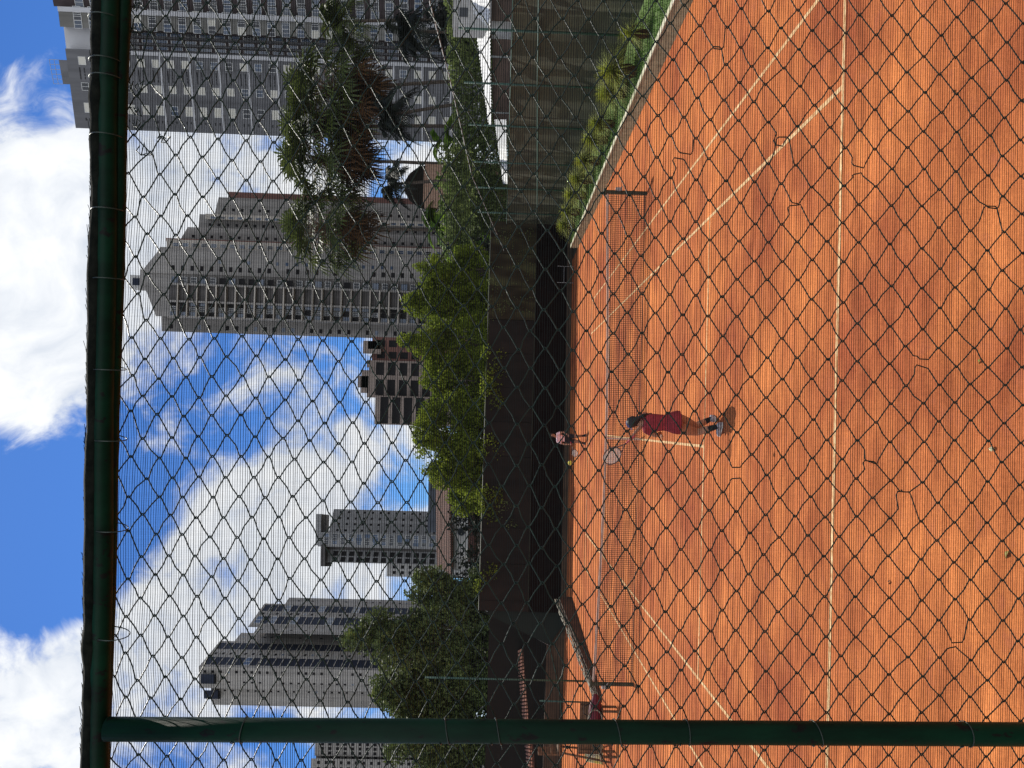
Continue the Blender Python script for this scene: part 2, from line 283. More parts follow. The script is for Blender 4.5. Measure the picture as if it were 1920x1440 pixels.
# ------------------------------------------------------------------ mesh helpers
class MB:
    def __init__(s): s.v = []; s.f = []
    def quad(s, a, b, c, d):
        n = len(s.v); s.v += [tuple(a), tuple(b), tuple(c), tuple(d)]; s.f.append((n, n+1, n+2, n+3)); return s
    def tri(s, a, b, c):
        n = len(s.v); s.v += [tuple(a), tuple(b), tuple(c)]; s.f.append((n, n+1, n+2)); return s
    def box(s, c, size, rz=0.0):
        c = V(c); hx, hy, hz = size[0]/2, size[1]/2, size[2]/2; ca, sa = math.cos(rz), math.sin(rz); n = len(s.v)
        for z in (-hz, hz):
            for x, y in ((-hx, -hy), (hx, -hy), (hx, hy), (-hx, hy)):
                s.v.append((c.x+x*ca-y*sa, c.y+x*sa+y*ca, c.z+z))
        for f in ((3, 2, 1, 0), (4, 5, 6, 7), (0, 1, 5, 4), (1, 2, 6, 5), (2, 3, 7, 6), (3, 0, 4, 7)): s.f.append(tuple(n+i for i in f))
        return s
    def prism(s, pts, z0, z1):          # vertical extrusion of a plan outline (counter-clockwise)
        n = len(s.v); k = len(pts)
        z1s = z1 if isinstance(z1, (list, tuple)) else [z1]*k
        for p in pts: s.v.append((p[0], p[1], z0))
        for p, z in zip(pts, z1s): s.v.append((p[0], p[1], z))
        for i in range(k): j = (i+1) % k; s.f.append((n+i, n+j, n+k+j, n+k+i))
        s.f.append(tuple(n+k+i for i in range(k))); s.f.append(tuple(n+k-1-i for i in range(k)))
        return s
    def tube(s, pts, rad, n=6, cap=True, squash=1.0, side=None):
        pts = [V(p) for p in pts]; L = len(pts)
        rs = rad if isinstance(rad, (list, tuple)) else [rad]*L
        base = len(s.v); prev = None
        for i, p in enumerate(pts):
            t = (pts[min(i+1, L-1)]-pts[max(i-1, 0)])
            if t.length < 1e-9: t = V((0, 0, 1))
            t.normalize()
            if prev is None:
                a = side if side is not None else (V((0, 0, 1)) if abs(t.z) < 0.9 else V((1, 0, 0)))
                a = (a - t*a.dot(t)).normalized()
            else:
                a = prev - t*prev.dot(t); a = a.normalized() if a.length > 1e-6 else t.orthogonal().normalized()
            prev = a; b = t.cross(a)
            for k in range(n):
                an = 2*math.pi*k/n; q = p + (a*math.cos(an) + b*math.sin(an)*squash)*rs[i]; s.v.append(tuple(q))
        for i in range(L-1):
            for k in range(n):
                k2 = (k+1) % n
                s.f.append((base+i*n+k, base+i*n+k2, base+(i+1)*n+k2, base+(i+1)*n+k))
        if cap:
            s.f.append(tuple(base+n-1-k for k in range(n))); s.f.append(tuple(base+(L-1)*n+k for k in range(n)))
        return s
    def ellip(s, c, rx, ry, rz, nu=12, nv=8, R=None):
        c = V(c); b = len(s.v)
        for j in range(nv+1):
            ph = math.pi*j/nv
            for i in range(nu):
                th = 2*math.pi*i/nu; p = V((rx*math.sin(ph)*math.cos(th), ry*math.sin(ph)*math.sin(th), rz*math.cos(ph)))
                if R is not None: p = R @ p
                s.v.append(tuple(c+p))
        for j in range(nv):
            for i in range(nu):
                i2 = (i+1) % nu; s.f.append((b+j*nu+i, b+(j+1)*nu+i, b+(j+1)*nu+i2, b+j*nu+i2))
        return s
    def rings(s, rings, n=14, cap=True):   # rings: (centre, x-axis, y-axis) half-axis vectors
        b = len(s.v)
        for c, ax, ay in rings:
            for k in range(n):
                an = 2*math.pi*k/n; s.v.append(tuple(V(c)+V(ax)*math.cos(an)+V(ay)*math.sin(an)))
        for i in range(len(rings)-1):
            for k in range(n):
                k2 = (k+1) % n; s.f.append((b+i*n+k, b+i*n+k2, b+(i+1)*n+k2, b+(i+1)*n+k))
        if cap:
            s.f.append(tuple(b+n-1-k for k in range(n))); e = b+(len(rings)-1)*n; s.f.append(tuple(e+k for k in range(n)))
        return s

def wloc(o):
    p = V((0, 0, 0))
    while o: p += o.location; o = o.parent
    return p
def obj(name, mb, m, parent=None, origin=None, smooth=False, kind=None, label=None):
    me = bpy.data.meshes.new(name)
    off = wloc(parent) if parent else V((0, 0, 0))
    loc = V((0, 0, 0))
    if origin is not None: loc = V(origin)-off; off = V(origin)
    me.from_pydata([(x-off.x, y-off.y, z-off.z) for x, y, z in mb.v], [], mb.f)
    me.materials.append(m if not isinstance(m, str) else MT[m])
    if smooth: me.polygons.foreach_set('use_smooth', [True]*len(me.polygons))
    me.update()
    o = bpy.data.objects.new(name, me); COL.objects.link(o); o.location = loc
    if parent: o.parent = parent
    if kind: o['kind'] = kind
    if label: o['label'] = label
    return o
def thing(name, label, cat, loc, group=None):
    o = bpy.data.objects.new(name, None); COL.objects.link(o); o.location = loc; o.empty_display_size = 0.2
    o['label'] = label; o['category'] = cat
    if group: o['group'] = group
    return o
def tag(o, label, cat, group=None):
    o['label'] = label; o['category'] = cat
    if group: o['group'] = group
    return o
def remesh(mb, voxel, it=4):
    me = bpy.data.meshes.new('tmp'); me.from_pydata(mb.v, [], mb.f); me.update()
    o = bpy.data.objects.new('tmp', me); COL.objects.link(o)
    md = o.modifiers.new('r', 'REMESH'); md.mode = 'VOXEL'; md.voxel_size = voxel
    sm = o.modifiers.new('s', 'SMOOTH'); sm.factor = 0.5; sm.iterations = it
    dg = bpy.context.evaluated_depsgraph_get(); ev = o.evaluated_get(dg); em = ev.to_mesh()
    r = MB(); r.v = [tuple(v.co) for v in em.vertices]; r.f = [tuple(p.vertices) for p in em.polygons]
    ev.to_mesh_clear(); bpy.data.objects.remove(o); bpy.data.meshes.remove(me)
    return r
def lerp(a, b, t): return a+(b-a)*t

# ------------------------------------------------------------------ ground, court, lines
YB = -11.885
g = MB().quad((-2500, -300, -0.03), (2500, -300, -0.03), (2500, 3500, -0.03), (-2500, 3500, -0.03)); obj('ground', g, 'soil', kind='structure')
def sheet(x0, x1, y0, y1, z): return MB().quad((x0, y0, z), (x1, y0, z), (x1, y1, z), (x0, y1, z))
obj('clay_court', sheet(-30, 9.25, -24, 24.5, 0), 'clay', kind='structure')
obj('terrace', MB().prism([(-30, -40), (30, -40), (30, -18.82), (-30, -18.82)], -.5, 1.9), mat('terrace_concrete', (.10, .10, .085), .95, var=.3, scale=4), kind='structure')
ln = MB()
def line(x0, y0, x1, y1, w=0.05):
    ln.quad((min(x0, x1)-(w/2 if x0 == x1 else 0), min(y0, y1)-(w/2 if y0 == y1 else 0), 0.005), (max(x0, x1)+(w/2 if x0 == x1 else 0), min(y0, y1)-(w/2 if y0 == y1 else 0), 0.005),
            (max(x0, x1)+(w/2 if x0 == x1 else 0), max(y0, y1)+(w/2 if y0 == y1 else 0), 0.005), (min(x0, x1)-(w/2 if x0 == x1 else 0), max(y0, y1)+(w/2 if y0 == y1 else 0), 0.005))
L0 = 11.885
for x in (-5.485, -4.115, 4.115, 5.485): line(x, -L0+.03, x, L0-.03, 0.055)
for yy in (-L0, L0): line(-5.51, yy, 5.51, yy, 0.06)
for yy in (-6.4, 6.4): line(-4.085, yy, 4.085, yy, 0.05)
line(0, -6.37, 0, 6.37, 0.05)
obj('court_lines', ln, 'line', kind='structure')

# ------------------------------------------------------------------ right side: kerb, grass strip, tufts, windscreen fence
kb = MB(); pts = [(9.22, 18.9), (8.96, -8.0)]
def strip_box(mb, a, b, w, z0, z1):
    a, b = V((*a, 0)), V((*b, 0)); d = (b-a).normalized(); n = V((-d.y, d.x, 0))
    if n.x < 0: n = -n
    mb.prism([tuple((a)[:2]), tuple(b[:2]), tuple((b+n*w)[:2]), tuple((a+n*w)[:2])], z0, z1)
kr = thing('kerb_wall', 'low brown concrete kerb wall with pale painted top along right edge of clay', 'low wall', (9.1, 5, 0))
strip_box(kb, pts[0], pts[1], 0.16, 0, 0.36); obj('wall', kb, 'kerb', kr)
kt = MB(); strip_box(kt, (9.21, 18.9), (8.95, -8.0), 0.15, 0.362, 0.385); obj('coping', kt, 'kerbtop', kr)
gs = MB()
for i in range(20): gs.quad((9.10+0.0095*(i*1.35-8+8)+.06-.0+0, -8+i*1.35, .33), (11.2, -8+i*1.35, .36), (11.2, -8+(i+1)*1.35, .36), (9.10+0.0095*((i+1)*1.35)+.06, -8+(i+1)*1.35, .33))
obj('planting_strip', gs, 'turf', kind='structure')
gr = MB()
for i in range(9000):
    x, y = random.uniform(9.17, 10.9), random.uniform(-5, 19)
    if x < 9.17+0.0097*(y+8): continue
    h = random.uniform(.04, .11); a = random.uniform(0, 6.28); dx, dy = math.cos(a)*.012, math.sin(a)*.012
    l = V((random.gauss(0, .03), random.gauss(0, .03), 0))
    gr.tri((x-dx, y-dy, .33), (x+dx, y+dy, .33), (x+l.x, y+l.y, .33+h))
obj('grass', gr, 'grass', kind='stuff')

def tuft(loc, h, r, label, nb=260):
    root = thing('ornamental_grass', label, 'plant', loc, 'spiky plants along the right kerb')
    mb = MB(); loc = V(loc)
    cr_ = MB(); cr_.rings([(loc+V((0, 0, z)), V((rr, 0, 0)), V((0, rr, 0))) for z, rr in ((0, r*.14), (h*.12, r*.19), (h*.24, r*.18), (h*.36, r*.07))], 10)
    for q in range(90):
        a = random.uniform(0, 6.28); z0 = random.uniform(.02, h*.4); p = loc+V((math.cos(a)*r*.27, math.sin(a)*r*.27, z0))
        cr_.tri(p+V((0.008, 0, 0)), p-V((0.008, 0, 0)), p+V((math.cos(a)*r*.35, math.sin(a)*r*.35, -z0*.7+random.uniform(-.02, .12))))
    obj('dead_skirt', cr_, 'dead', root)
    for i in range(nb):
        a = random.uniform(0, 6.28); el = random.uniform(-.15, 1.45); ln_ = random.uniform(.55, 1.0)
        d = V((math.cos(a)*math.cos(el), math.sin(a)*math.cos(el), math.sin(el))); p = loc+V((0, 0, h*.33)); w = V((-math.sin(a), math.cos(a), 0))*.010
        prev = p; pw = w; segs = 4; hh = h*.66
        for sgi in range(1, segs+1):
            t = sgi/segs; q = p + V((d.x*r*1.15*t*ln_, d.y*r*1.15*t*ln_, d.z*hh*t*ln_ - .42*hh*t*t*ln_)); ww = w*(1-t*.95)
            mb.quad(prev-pw, prev+pw, q+ww, q-ww); prev = q; pw = ww
    obj('blades', mb, 'tuft', root)
tl = ['biggest spiky grass plant nearest the camera with a dark brown dead skirt', 'spiky arching grass plant just behind the biggest one on right kerb', 'mid sized spiky green plant halfway along the right kerb by a green post',
      'bushy yellow green spiky plant fourth along the right kerb', 'rounded spiky plant fifth along the right kerb', 'dense green spiky plant sixth along the right kerb beside the net post',
      'spiky green plant seventh along the right kerb past the net post', 'small spiky plant next to last at the far end of right kerb', 'last small spiky plant where the right kerb meets back wall']
for k, (yy, h, r) in enumerate([(0.3, 1.5, .85), (1.9, 1.25, .75), (4.2, 1.2, .62), (5.7, 1.25, .72), (7.7, 1.35, .8), (10.0, 1.4, .85), (12.3, 1.4, .85), (14.8, 1.35, .8), (17.4, 1.25, .8)]):
    tuft((9.78+.0097*yy+random.uniform(-.04, .04), yy, .33), h*1.1, r*1.2, tl[k], 620)
tuft((9.8, -1.6, .33), 1.2, .6, 'spiky plant at the right picture edge with a brown base on grass strip', 200)

fr = thing('windscreen_fence', 'long green post fence hung with dull olive windscreen cloth on right side', 'fence', (11.1, 8, 0))
cl = MB()
for i in range(80):
    y0, y1 = -6+i*.35, -6+(i+1)*.35
    f_ = lambda y: 11.1+.05*math.sin(y*1.8)+.03*math.sin(y*4.1+1)
    for j in range(8):
        za, zb = .3+j*.415, .3+(j+1)*.415
        cl.quad((f_(y0), y0, za), (f_(y1), y1, za), (f_(y1), y1, zb), (f_(y0), y0, zb))
obj('windscreen_cloth', cl, 'olive', fr, smooth=True)
for yy in (-2.7, .9, 4.3, 7.8, 11.8, 15.3, 19.5):
    obj('post', MB().tube([(11.0, yy, 0), (11.0, yy, 5.1)], .035, 8), 'postgrn', fr, smooth=True)
obj('rail', MB().tube([(10.98, -5, 3.18), (10.98, 4, 2.8), (10.98, 22, 1.95)], .022, 6), 'postgrn', fr, smooth=True)
obj('top_rail', MB().tube([(11.04, -5, 3.66), (11.04, 22, 3.60)], .02, 6), 'postgrn', fr, smooth=True)
cbp = [A(805, 0, 1.2), A(845, 155, 5), A(885, 330, 13), A(945, 470, 21)]
tag(obj('cable', MB().tube(cbp, .018, 5), 'steel', origin=cbp[0]), 'thin pale cable slanting down across the hedge above right fence', 'cable')

# ------------------------------------------------------------------ back wall, left low wall, left kerb, roof
WA, WB = V((11.3, 22.4, 0)), V((-9.2, 19.75, 0))
wd = (WB-WA).normalized(); wn = V((wd.y, -wd.x, 0))
if wn.y > 0: wn = -wn
wz = math.atan2(wd.y, wd.x)
def onwall(t, z, off=0.0): p = WA+wd*t+wn*off; return V((p.x, p.y, z))
bw = thing('back_wall', 'tall dark panelled wall behind the far baseline, mossy at right', 'wall', onwall(10, 0))
Lw = (WB-WA).length
tR = 5.5
def slab(t0, t1, z0, z1, off0, off1): 
    return MB().prism([onwall(t0, 0, off1)[:2], onwall(t0, 0, off0)[:2], onwall(t1, 0, off0)[:2], onwall(t1, 0, off1)[:2]][::1], z0, z1)
# panels with open joints
t = 0.0
while t < tR-.1:
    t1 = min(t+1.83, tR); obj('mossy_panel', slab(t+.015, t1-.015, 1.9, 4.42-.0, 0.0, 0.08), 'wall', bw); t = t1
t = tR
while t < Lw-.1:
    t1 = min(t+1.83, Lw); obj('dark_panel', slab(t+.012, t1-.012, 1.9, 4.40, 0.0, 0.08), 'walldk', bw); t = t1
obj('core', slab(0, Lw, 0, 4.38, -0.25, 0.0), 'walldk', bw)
obj('coping', MB().tube([onwall(-.1, 4.45, .02), onwall(Lw+.1, 4.43, .02)], .028, 6), 'postdk', bw)
lc = MB()
for i in range(120):
    a0, a1 = Lw*i/120, Lw*(i+1)/120
    f2 = lambda q: .12+.05*math.sin(q*2.2)+.03*math.sin(q*5.3)
    lc.quad(onwall(a0, .28, f2(a0)), onwall(a1, .28, f2(a1)), onwall(a1, 1.93, .1), onwall(a0, 1.93, .1))
obj('black_cloth', lc, 'blackcloth', bw, smooth=True)
obj('base', slab(0, Lw, 0, .27, 0.0, .18), 'dirtwall', bw)
obj('batten', MB().tube([onwall(0, 1.96, .13), onwall(Lw, 1.94, .13)], .012, 6), 'postdk', bw)


# creeper patches on the mossy wall
def leaf_cloud(mb, c, rad, n, size, flat=None, seed=0, clump=0.0, updroop=0.0):
    c = V(c); rx, ry, rz = rad
    for i in range(n):
        while True:
            p = V((random.uniform(-1, 1), random.uniform(-1, 1), random.uniform(-1, 1)))
            if p.length <= 1: break
        q = p.length; p = p*(0.55+0.45*q) if q > 0 else p
        pos = c+V((p.x*rx, p.y*ry, p.z*rz))
        if clump:
            nv = mnoise.noise(pos*clump+V((seed, 0, 0)))
            if nv < -0.10 and random.random() < .8: continue
            pos += V((0, 0, nv*rz*.25))
        s_ = size*random.uniform(.6, 1.4)
        a = V((random.gauss(0, 1), random.gauss(0, 1), random.gauss(0, 1)-updroop)).normalized(); b = a.orthogonal().normalized()
        b.rotate(Matrix.Rotation(random.uniform(0, 6.28), 3, a)); 
        mb.quad(pos-b*s_*.36, pos+a*s_*.9-b*s_*.05, pos+a*s_*1.0+b*s_*.05, pos+b*s_*.36)
    return mb
cp = MB()
for k in range(30):
    t = random.uniform(.2, 5.4); leaf_cloud(cp, onwall(t, random.uniform(2.2, 4.4), .1), (.28, .1, .55), 26, .07)
tag(obj('creeper', cp, 'hedge', origin=onwall(2.5, 2)), 'thin green creeper growing on the mossy right end of back wall', 'plant')
cp = MB()
for k in range(4): leaf_cloud(cp, onwall(16.2+random.uniform(-1, 1), random.uniform(2.7, 3.9), .12), (.4, .1, .5), 40, .08)
tag(obj('creeper', cp, 'hedge', origin=onwall(16, 2)), 'small creeper in the dark left part of the back wall', 'plant')

hg_ = MB()
for k in range(9):
    t = random.uniform(6, Lw-1); 
    for q in range(4): leaf_cloud(hg_, onwall(t+random.uniform(-.7, .7), 4.5-q*.28, .15), (.45, .2, .32), 60-q*12, .12)
tag(obj('creeper', hg_, 'leafy', origin=onwall(12, 4.3)), 'thin leafy sprigs hanging over the top edge of the dark back wall', 'plant')
# left low wall and dark open shed behind it
lw_ = thing('low_brown_wall', 'low dull brown plaster wall left of the tall back wall', 'low wall', (-14, 20.2, 0))
obj('wall', MB().prism([(-30, 20.0), (-9.3, 20.0), (-9.3, 20.25), (-30, 20.25)], 0, .92), 'dirtwall', lw_)
brp = [onwall(Lw-.2, 4.45, -.1), A(1030, 1210, 19.9)]
sf = thing('sloping_fence', 'green mesh fence with pale pipe stepping down from tall wall corner', 'fence', (-9.5, 19.8, 0))
obj('sloping_rail', MB().tube(brp, .028, 6), 'steel', sf, smooth=True)
obj('low_rail', MB().tube([brp[1], A(1048, 1290, 19.9), A(1062, 1440, 19.9)], .02, 6), 'postgrn', sf)
cpts = [A(905, 1147, 19.85), A(1030, 1210, 19.85), A(1060, 1165, 19.85), A(1060, 1140, 19.85)]
obj('mesh', MB().quad(*cpts), mat('green_mesh', (.010, .016, .013), .9), sf)
sh = thing('tiled_shed', 'dark open shed with sunlit clay tile eave at left behind low wall', 'shed', (-17, 26, 0))
e0, e1 = A(980, 1216, 22.5), A(1001, 1445, 20.6)
e2 = e1+(e1-e0)*1.2
rf = MB(); nrm = V((-.35, .94, 0))
N_ = 74
for i in range(N_):
    a, b = lerp(e0, e2, i/N_), lerp(e0, e2, (i+.9)/N_)
    md_ = (a+b)/2
    rf.tube([md_+V((0, 0, .05)), md_+nrm*1.6+V((0, 0, .25))], .07, 6)
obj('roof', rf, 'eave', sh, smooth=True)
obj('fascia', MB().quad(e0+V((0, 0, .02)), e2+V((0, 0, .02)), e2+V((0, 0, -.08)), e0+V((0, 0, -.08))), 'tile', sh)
obj('shade_sheet', MB().quad(e0+nrm*.5+V((3, 0, -2.2)), e2+nrm*.5+V((0, 0, -2.2)), e2+nrm*.5+V((0, 0, .1)), e0+nrm*.5+V((3, 0, .3))), 'shadeblack', sh)  # near-black sheet painted in place of the shade under the eave
for i in (2, 4): 
    p = lerp(e0, e2, i/6); obj('post', MB().tube([V((p.x, p.y+.3, 0)), V((p.x, p.y+.3, p.z))], .06, 8), 'wood', sh)
obj('rear_wall', MB().prism([(-34, 23.6), (-9.3, 23.6), (-9.3, 23.8), (-34, 23.8)], 0, 3.9), 'shadeblack', sh)

# left kerb with rolled netting
lk = MB(); lk.prism([(-8.05, 17.0), (-8.85, 5.8), (-8.6, 5.8), (-7.8, 17.0)], 0, [.62, .12, .12, .62])
tag(obj('border_wall', lk, 'dirtwall', origin=(-8.4, 11, 0)), 'low dusty border wall running along left edge of the clay', 'low wall')
rn = MB()
for k in range(9):
    pts_ = []
    for i in range(26):
        t = i/25; p = lerp(V((-8.0, 17.0, .70)), V((-8.75, 5.9, .16)), t)
        pts_.append(p+V((math.sin(k*1.7+t*9)*.08, 0, math.cos(k*2.3+t*7)*.055+.03+.015*math.sin(t*40+k))))
    rn.tube(pts_, .018, 5)
tag(obj('rolled_netting', rn, 'pale', origin=(-8.4, 11, .55), smooth=True), 'long pale roll of netting lying on the left border wall', 'netting')

# tall green posts on the left
for nm, lab, (x0, y0, x1, y1, yy, r) in (('fence_post', 'tall thin green post standing left of the net behind shed roof line', (797, 1270, 1085, 1277, 9.0, .035)),
                                          ('fence_post', 'short thin green post just left of the tall one', (1012, 1314, 1102, 1317, 8.0, .03))):
    a, b = A(x0, y0, yy), A(x1, y1, yy)
    tag(obj(nm, MB().tube([V((b.x, yy, 0)), V((a.x, yy, a.z))], r, 8), 'postgrn', origin=(b.x, yy, 0), smooth=True), lab, 'post')

# ------------------------------------------------------------------ net
nr = thing('tennis_net', 'brown tennis net stretched across the clay between two green posts', 'net', (0, 0, 0))
for sx, mm in ((6.42, 'postdk'), (-6.34, 'postdk')):
    p = MB().tube([(sx, 0, 0), (sx, 0, 1.1)], .055, 10); p.box((sx, 0, 1.10), (.16, .12, .07)); o = obj('post', p, mm, nr)
    obj('winch', MB().box((sx+(.06 if sx > 0 else -.06), -.07, .75), (.08, .1, .16)).tube([(sx, -.12, .75), (sx, -.2, .75), (sx+.1, -.2, .68)], .012, 6), 'steel', o)
def ntop(x): return .914+.156*(abs(x)/6.4)**1.6
nm_ = MB()
xs = -6.3
while xs < 6.35:
    z1 = ntop(xs); nm_.quad((xs-.0045, 0, .03), (xs+.0045, 0, .03), (xs+.0045, 0, z1), (xs-.0045, 0, z1)); xs += .05
for j in range(19):
    for i in range(24):
        xa, xb = -6.3+i*.5267, -6.3+(i+1)*.5267; fa, fb = j/19, j/19
        za, zb = .03+(ntop(xa)-.03)*fa, .03+(ntop(xb)-.03)*fb
        nm_.quad((xa, .001, za-.0045), (xb, .001, zb-.0045), (xb, .001, zb+.0045), (xa, .001, za+.0045))
obj('netting', nm_, 'net', nr)
bd = MB()
for i in range(24):
    xa, xb = -6.34+i*.53, -6.34+(i+1)*.53
    bd.prism([(xa, -.015), (xb, -.015), (xb, .015), (xa, .015)], 0, 0)
    n = len(bd.v)-8
    for k, (x_, dz) in enumerate(((xa, -.06), (xb, -.06), (xb, -.06), (xa, -.06), (xa, .0), (xb, .0), (xb, .0), (xa, .0))):
        v = bd.v[n+k]; bd.v[n+k] = (v[0], v[1], ntop(x_)+.005+dz)
obj('top_band', bd, 'band', nr)
obj('bottom_cord', MB().tube([(-6.34, 0, .05), (0, 0, .03), (6.4, 0, .05)], .008, 6), 'net', nr)
obj('centre_strap', MB().box((0, -.02, .47), (.05, .01, .92)), 'band', nr)

# ------------------------------------------------------------------ bench with bag, heap at the left edge
def left_items():
    b = thing('wooden_bench', 'weathered wooden bench with dark plank back at left of net', 'bench', (-8.9, 3.0, 0))
    yb = 2.75
    for k in range(3): obj('seat_plank', MB().box((-8.55, yb-.12-.13*k, .45), (1.5, .11, .035)), 'wood', b)
    for k in range(3): obj('back_plank', MB().box((-8.55, yb+.04, .56+.2*k), (1.5, .03, .195)), 'wood', b)
    for sx in (-9.2, -7.9):
        for dy in (-.38, 0): obj('leg', MB().box((sx, yb+dy, .215 if dy else .53), (.06, .05, .43 if dy else 1.06)), 'wood', b)
    bg = thing('racket_bag', 'dark burgundy racket bag with pale piping lying on the bench', 'bag', (-8.5, 2.85, .47))
    bx = A(1112, 1333, 2.5).x; o3 = bx+8.57
    m_ = MB(); m_.rings([(V((-9.05+.12*i+o3, 2.5, .47+.17)), V((0, .16*math.sin(.35+i/8*2.5), 0)), V((0, 0, .2*math.sin(.35+i/8*2.5)))) for i in range(9)], 12)
    obj('body', m_, 'burg', bg, smooth=True)
    ring = [V((-8.75+o3+.27*math.cos(a), 2.33, .66+.2*math.sin(a))) for a in [i/20*2*math.pi for i in range(21)]]
    obj('piping', MB().tube(ring, .018, 6), 'pale', bg, smooth=True)
    obj('handle', MB().tube([V((-8.75+o3, 2.5, .82)), V((-8.65+o3, 2.5, .97)), V((-8.45+o3, 2.5, .97)), V((-8.35+o3, 2.5, .8))], .015, 6), 'sock', bg, smooth=True)
    ch = thing('umpire_chair', 'tall wooden umpire chair with dark seat beyond left net post', 'chair', (-9.7, 4.6, 0))
    for sx in (-10.1, -9.3):
        for dy in (-.45, .45): obj('leg', MB().tube([(sx, 4.6+dy, 0), (-9.7+(sx+9.7)*.55, 4.6+dy*.5, 1.5)], .035, 8), 'wood', ch)
    obj('seat', MB().box((-9.7, 4.6, 1.5), (.62, .58, .06)), 'wood', ch)
    obj('backrest', MB().box((-9.98, 4.6, 1.85), (.05, .56, .6)), 'wood', ch)
    for dy in (-.28, .28): obj('armrest', MB().box((-9.7, 4.6+dy, 1.74), (.55, .05, .04)), 'wood', ch)
    for z in (.4, .8, 1.15): obj('rung', MB().tube([(-9.3-(1.5-z)*-.0-.14*z/1.5, 4.2, z), (-9.3-.14*z/1.5, 5.0, z)], .02, 6), 'wood', ch)
    # frame with yellow tarp at the very left
    q = thing('drag_frame', 'rusty metal frame with faded yellow cover at lower left corner', 'court tool', (-11.6, 5.5, 0))
    a, b2 = A(1100, 1392, 5.5), A(1100, 1440, 5.5)
    obj('frame', MB().tube([G(1150, 1395), A(1085, 1392, 5.5), A(1080, 1445, 5.5), G(1150, 1450)], .03, 8), 'wood', q, smooth=True)
    m_ = MB()
    for k in range(7):
        t = k/6; m_.tube([A(1100+5*math.sin(k), 1395+k*5, 5.4), A(1125+4*math.cos(k*2), 1400+k*5, 5.3), A(1145, 1408+k*5, 5.2)], [.05, .06, .03], 6)
    obj('cover', m_, 'tarp', q, smooth=True)
left_items()
# thin metal frame by the right end of back wall
p0, p1 = onwall(2.7, 0, .9), onwall(3.6, 0, .9)
mf = MB().tube([p0, p0+V((0, 0, .85))], .015, 6).tube([p1, p1+V((0, 0, .85))], .015, 6).tube([p0+V((0, 0, .5)), p1+V((0, 0, .5))], .012, 6)
tag(obj('metal_frame', mf, 'steel', origin=p0), 'thin pale metal frame standing in shade before the back wall', 'frame')

# ------------------------------------------------------------------ balls and leaves
def ball(c, lab):
    t = tag(obj('tennis_ball', MB().ellip(c, .034, .034, .034, 16, 10), 'ball', origin=c, smooth=True), lab, 'ball')
    c = V(c); R = .0346; pts_ = []
    for i in range(41):
        s_ = i/40*2*math.pi; a_, b_ = .75, .25
        p = V((a_*math.cos(s_)+b_*math.cos(3*s_), a_*math.sin(s_)-b_*math.sin(3*s_), 2*math.sqrt(a_*b_)*math.sin(2*s_)))
        pts_.append(c+p.normalized()*R)
    obj('seam', MB().tube(pts_, .0016, 4, cap=False), 'string', t)
    return t
bp_ = A(1069, 868, -8.2); b = ball(bp_, 'yellow tennis ball flying in front of the dark back wall')
gp = G(1864, 842); fr0 = MB().ellip((gp.x, gp.y, .017), .018, .018, .017, 14, 10).tube([(gp.x, gp.y, .03), (gp.x+.004, gp.y, .042)], [.003, .002], 6)
tag(obj('fallen_fruit', fr0, mat('pale_fruit', (.72, .72, .42), .6, var=.1, scale=30), origin=(gp.x, gp.y, 0), smooth=True), 'small round pale yellow fruit lying alone on the near clay', 'fruit')
def leaf(x, y, s, m_, lab):
    p = G(x, y); mb = MB(); a = random.uniform(0, 3)
    d = V((math.cos(a), math.sin(a), .15)); n = V((-d.y, d.x, .1))
    prev = None
    for i in range(7):
        t = i/6; w = s*.28*math.sin(math.pi*min(1, t*1.02)+.02); c = p+d*(t-.5)*s+V((0, 0, .012+.01*math.sin(t*5)))
        q = (c-n*w, c+V((0, 0, -.006)), c+n*w)
        if prev: mb.quad(prev[0], q[0], q[1], prev[1]); mb.quad(prev[1], q[1], q[2], prev[2])
        prev = q
    return tag(obj('fallen_leaf', mb, m_, origin=p), lab, 'leaf')
leaf(1890, 1040, .07, 'leafdry', 'pale yellow dry leaf on clay at lower edge of court')
leaf(1839, 678, .045, 'leafgrn', 'small green leaf lying on the near clay')
leaf(1669, 1092, .05, 'bark', 'dark curled leaf on clay just behind the baseline')
leaf(1790, 172, .045, 'bark', 'dark leaf on the clay near the right picture edge')

# ------------------------------------------------------------------ people
def hand(mb, wrist, d, n, size=1.0, curl=0.6, thumb_side=1):
    d = V(d).normalized(); n = V(n); n = (n-d*n.dot(d)).normalized(); s_ = d.cross(n)*thumb_side
    p = V(wrist); L = .085*size
    mb.rings([(p, s_*.024*size, n*.018*size), (p+d*L*.4, s_*.036*size, n*.016*size), (p+d*L, s_*.04*size, n*.013*size)], 10)
    for k, (o_, fl) in enumerate(((.030, .068), (.010, .078), (-.010, .072), (-.029, .055))):
        a = p+d*L*.95+s_*o_*size; pts_ = [a]; dd = d.copy()
        for j in range(3):
            dd = (dd*math.cos(curl*(.6+.3*j)) + n*math.sin(curl*(.6+.3*j))).normalized(); a = a+dd*fl*size*(.42, .32, .26)[j]; pts_.append(a)
        mb.tube(pts_, [.0105*size, .0098*size, .009*size, .0075*size], 7)
    a = p+d*L*.25+s_*.028*size; b = a+(s_*.75+d*.65+n*.15).normalized()*.04*size; c = b+(d*.8+n*.5+s_*.1).normalized()*.032*size
    mb.tube([a, b, c], [.013*size, .0115*size, .009*size], 7)

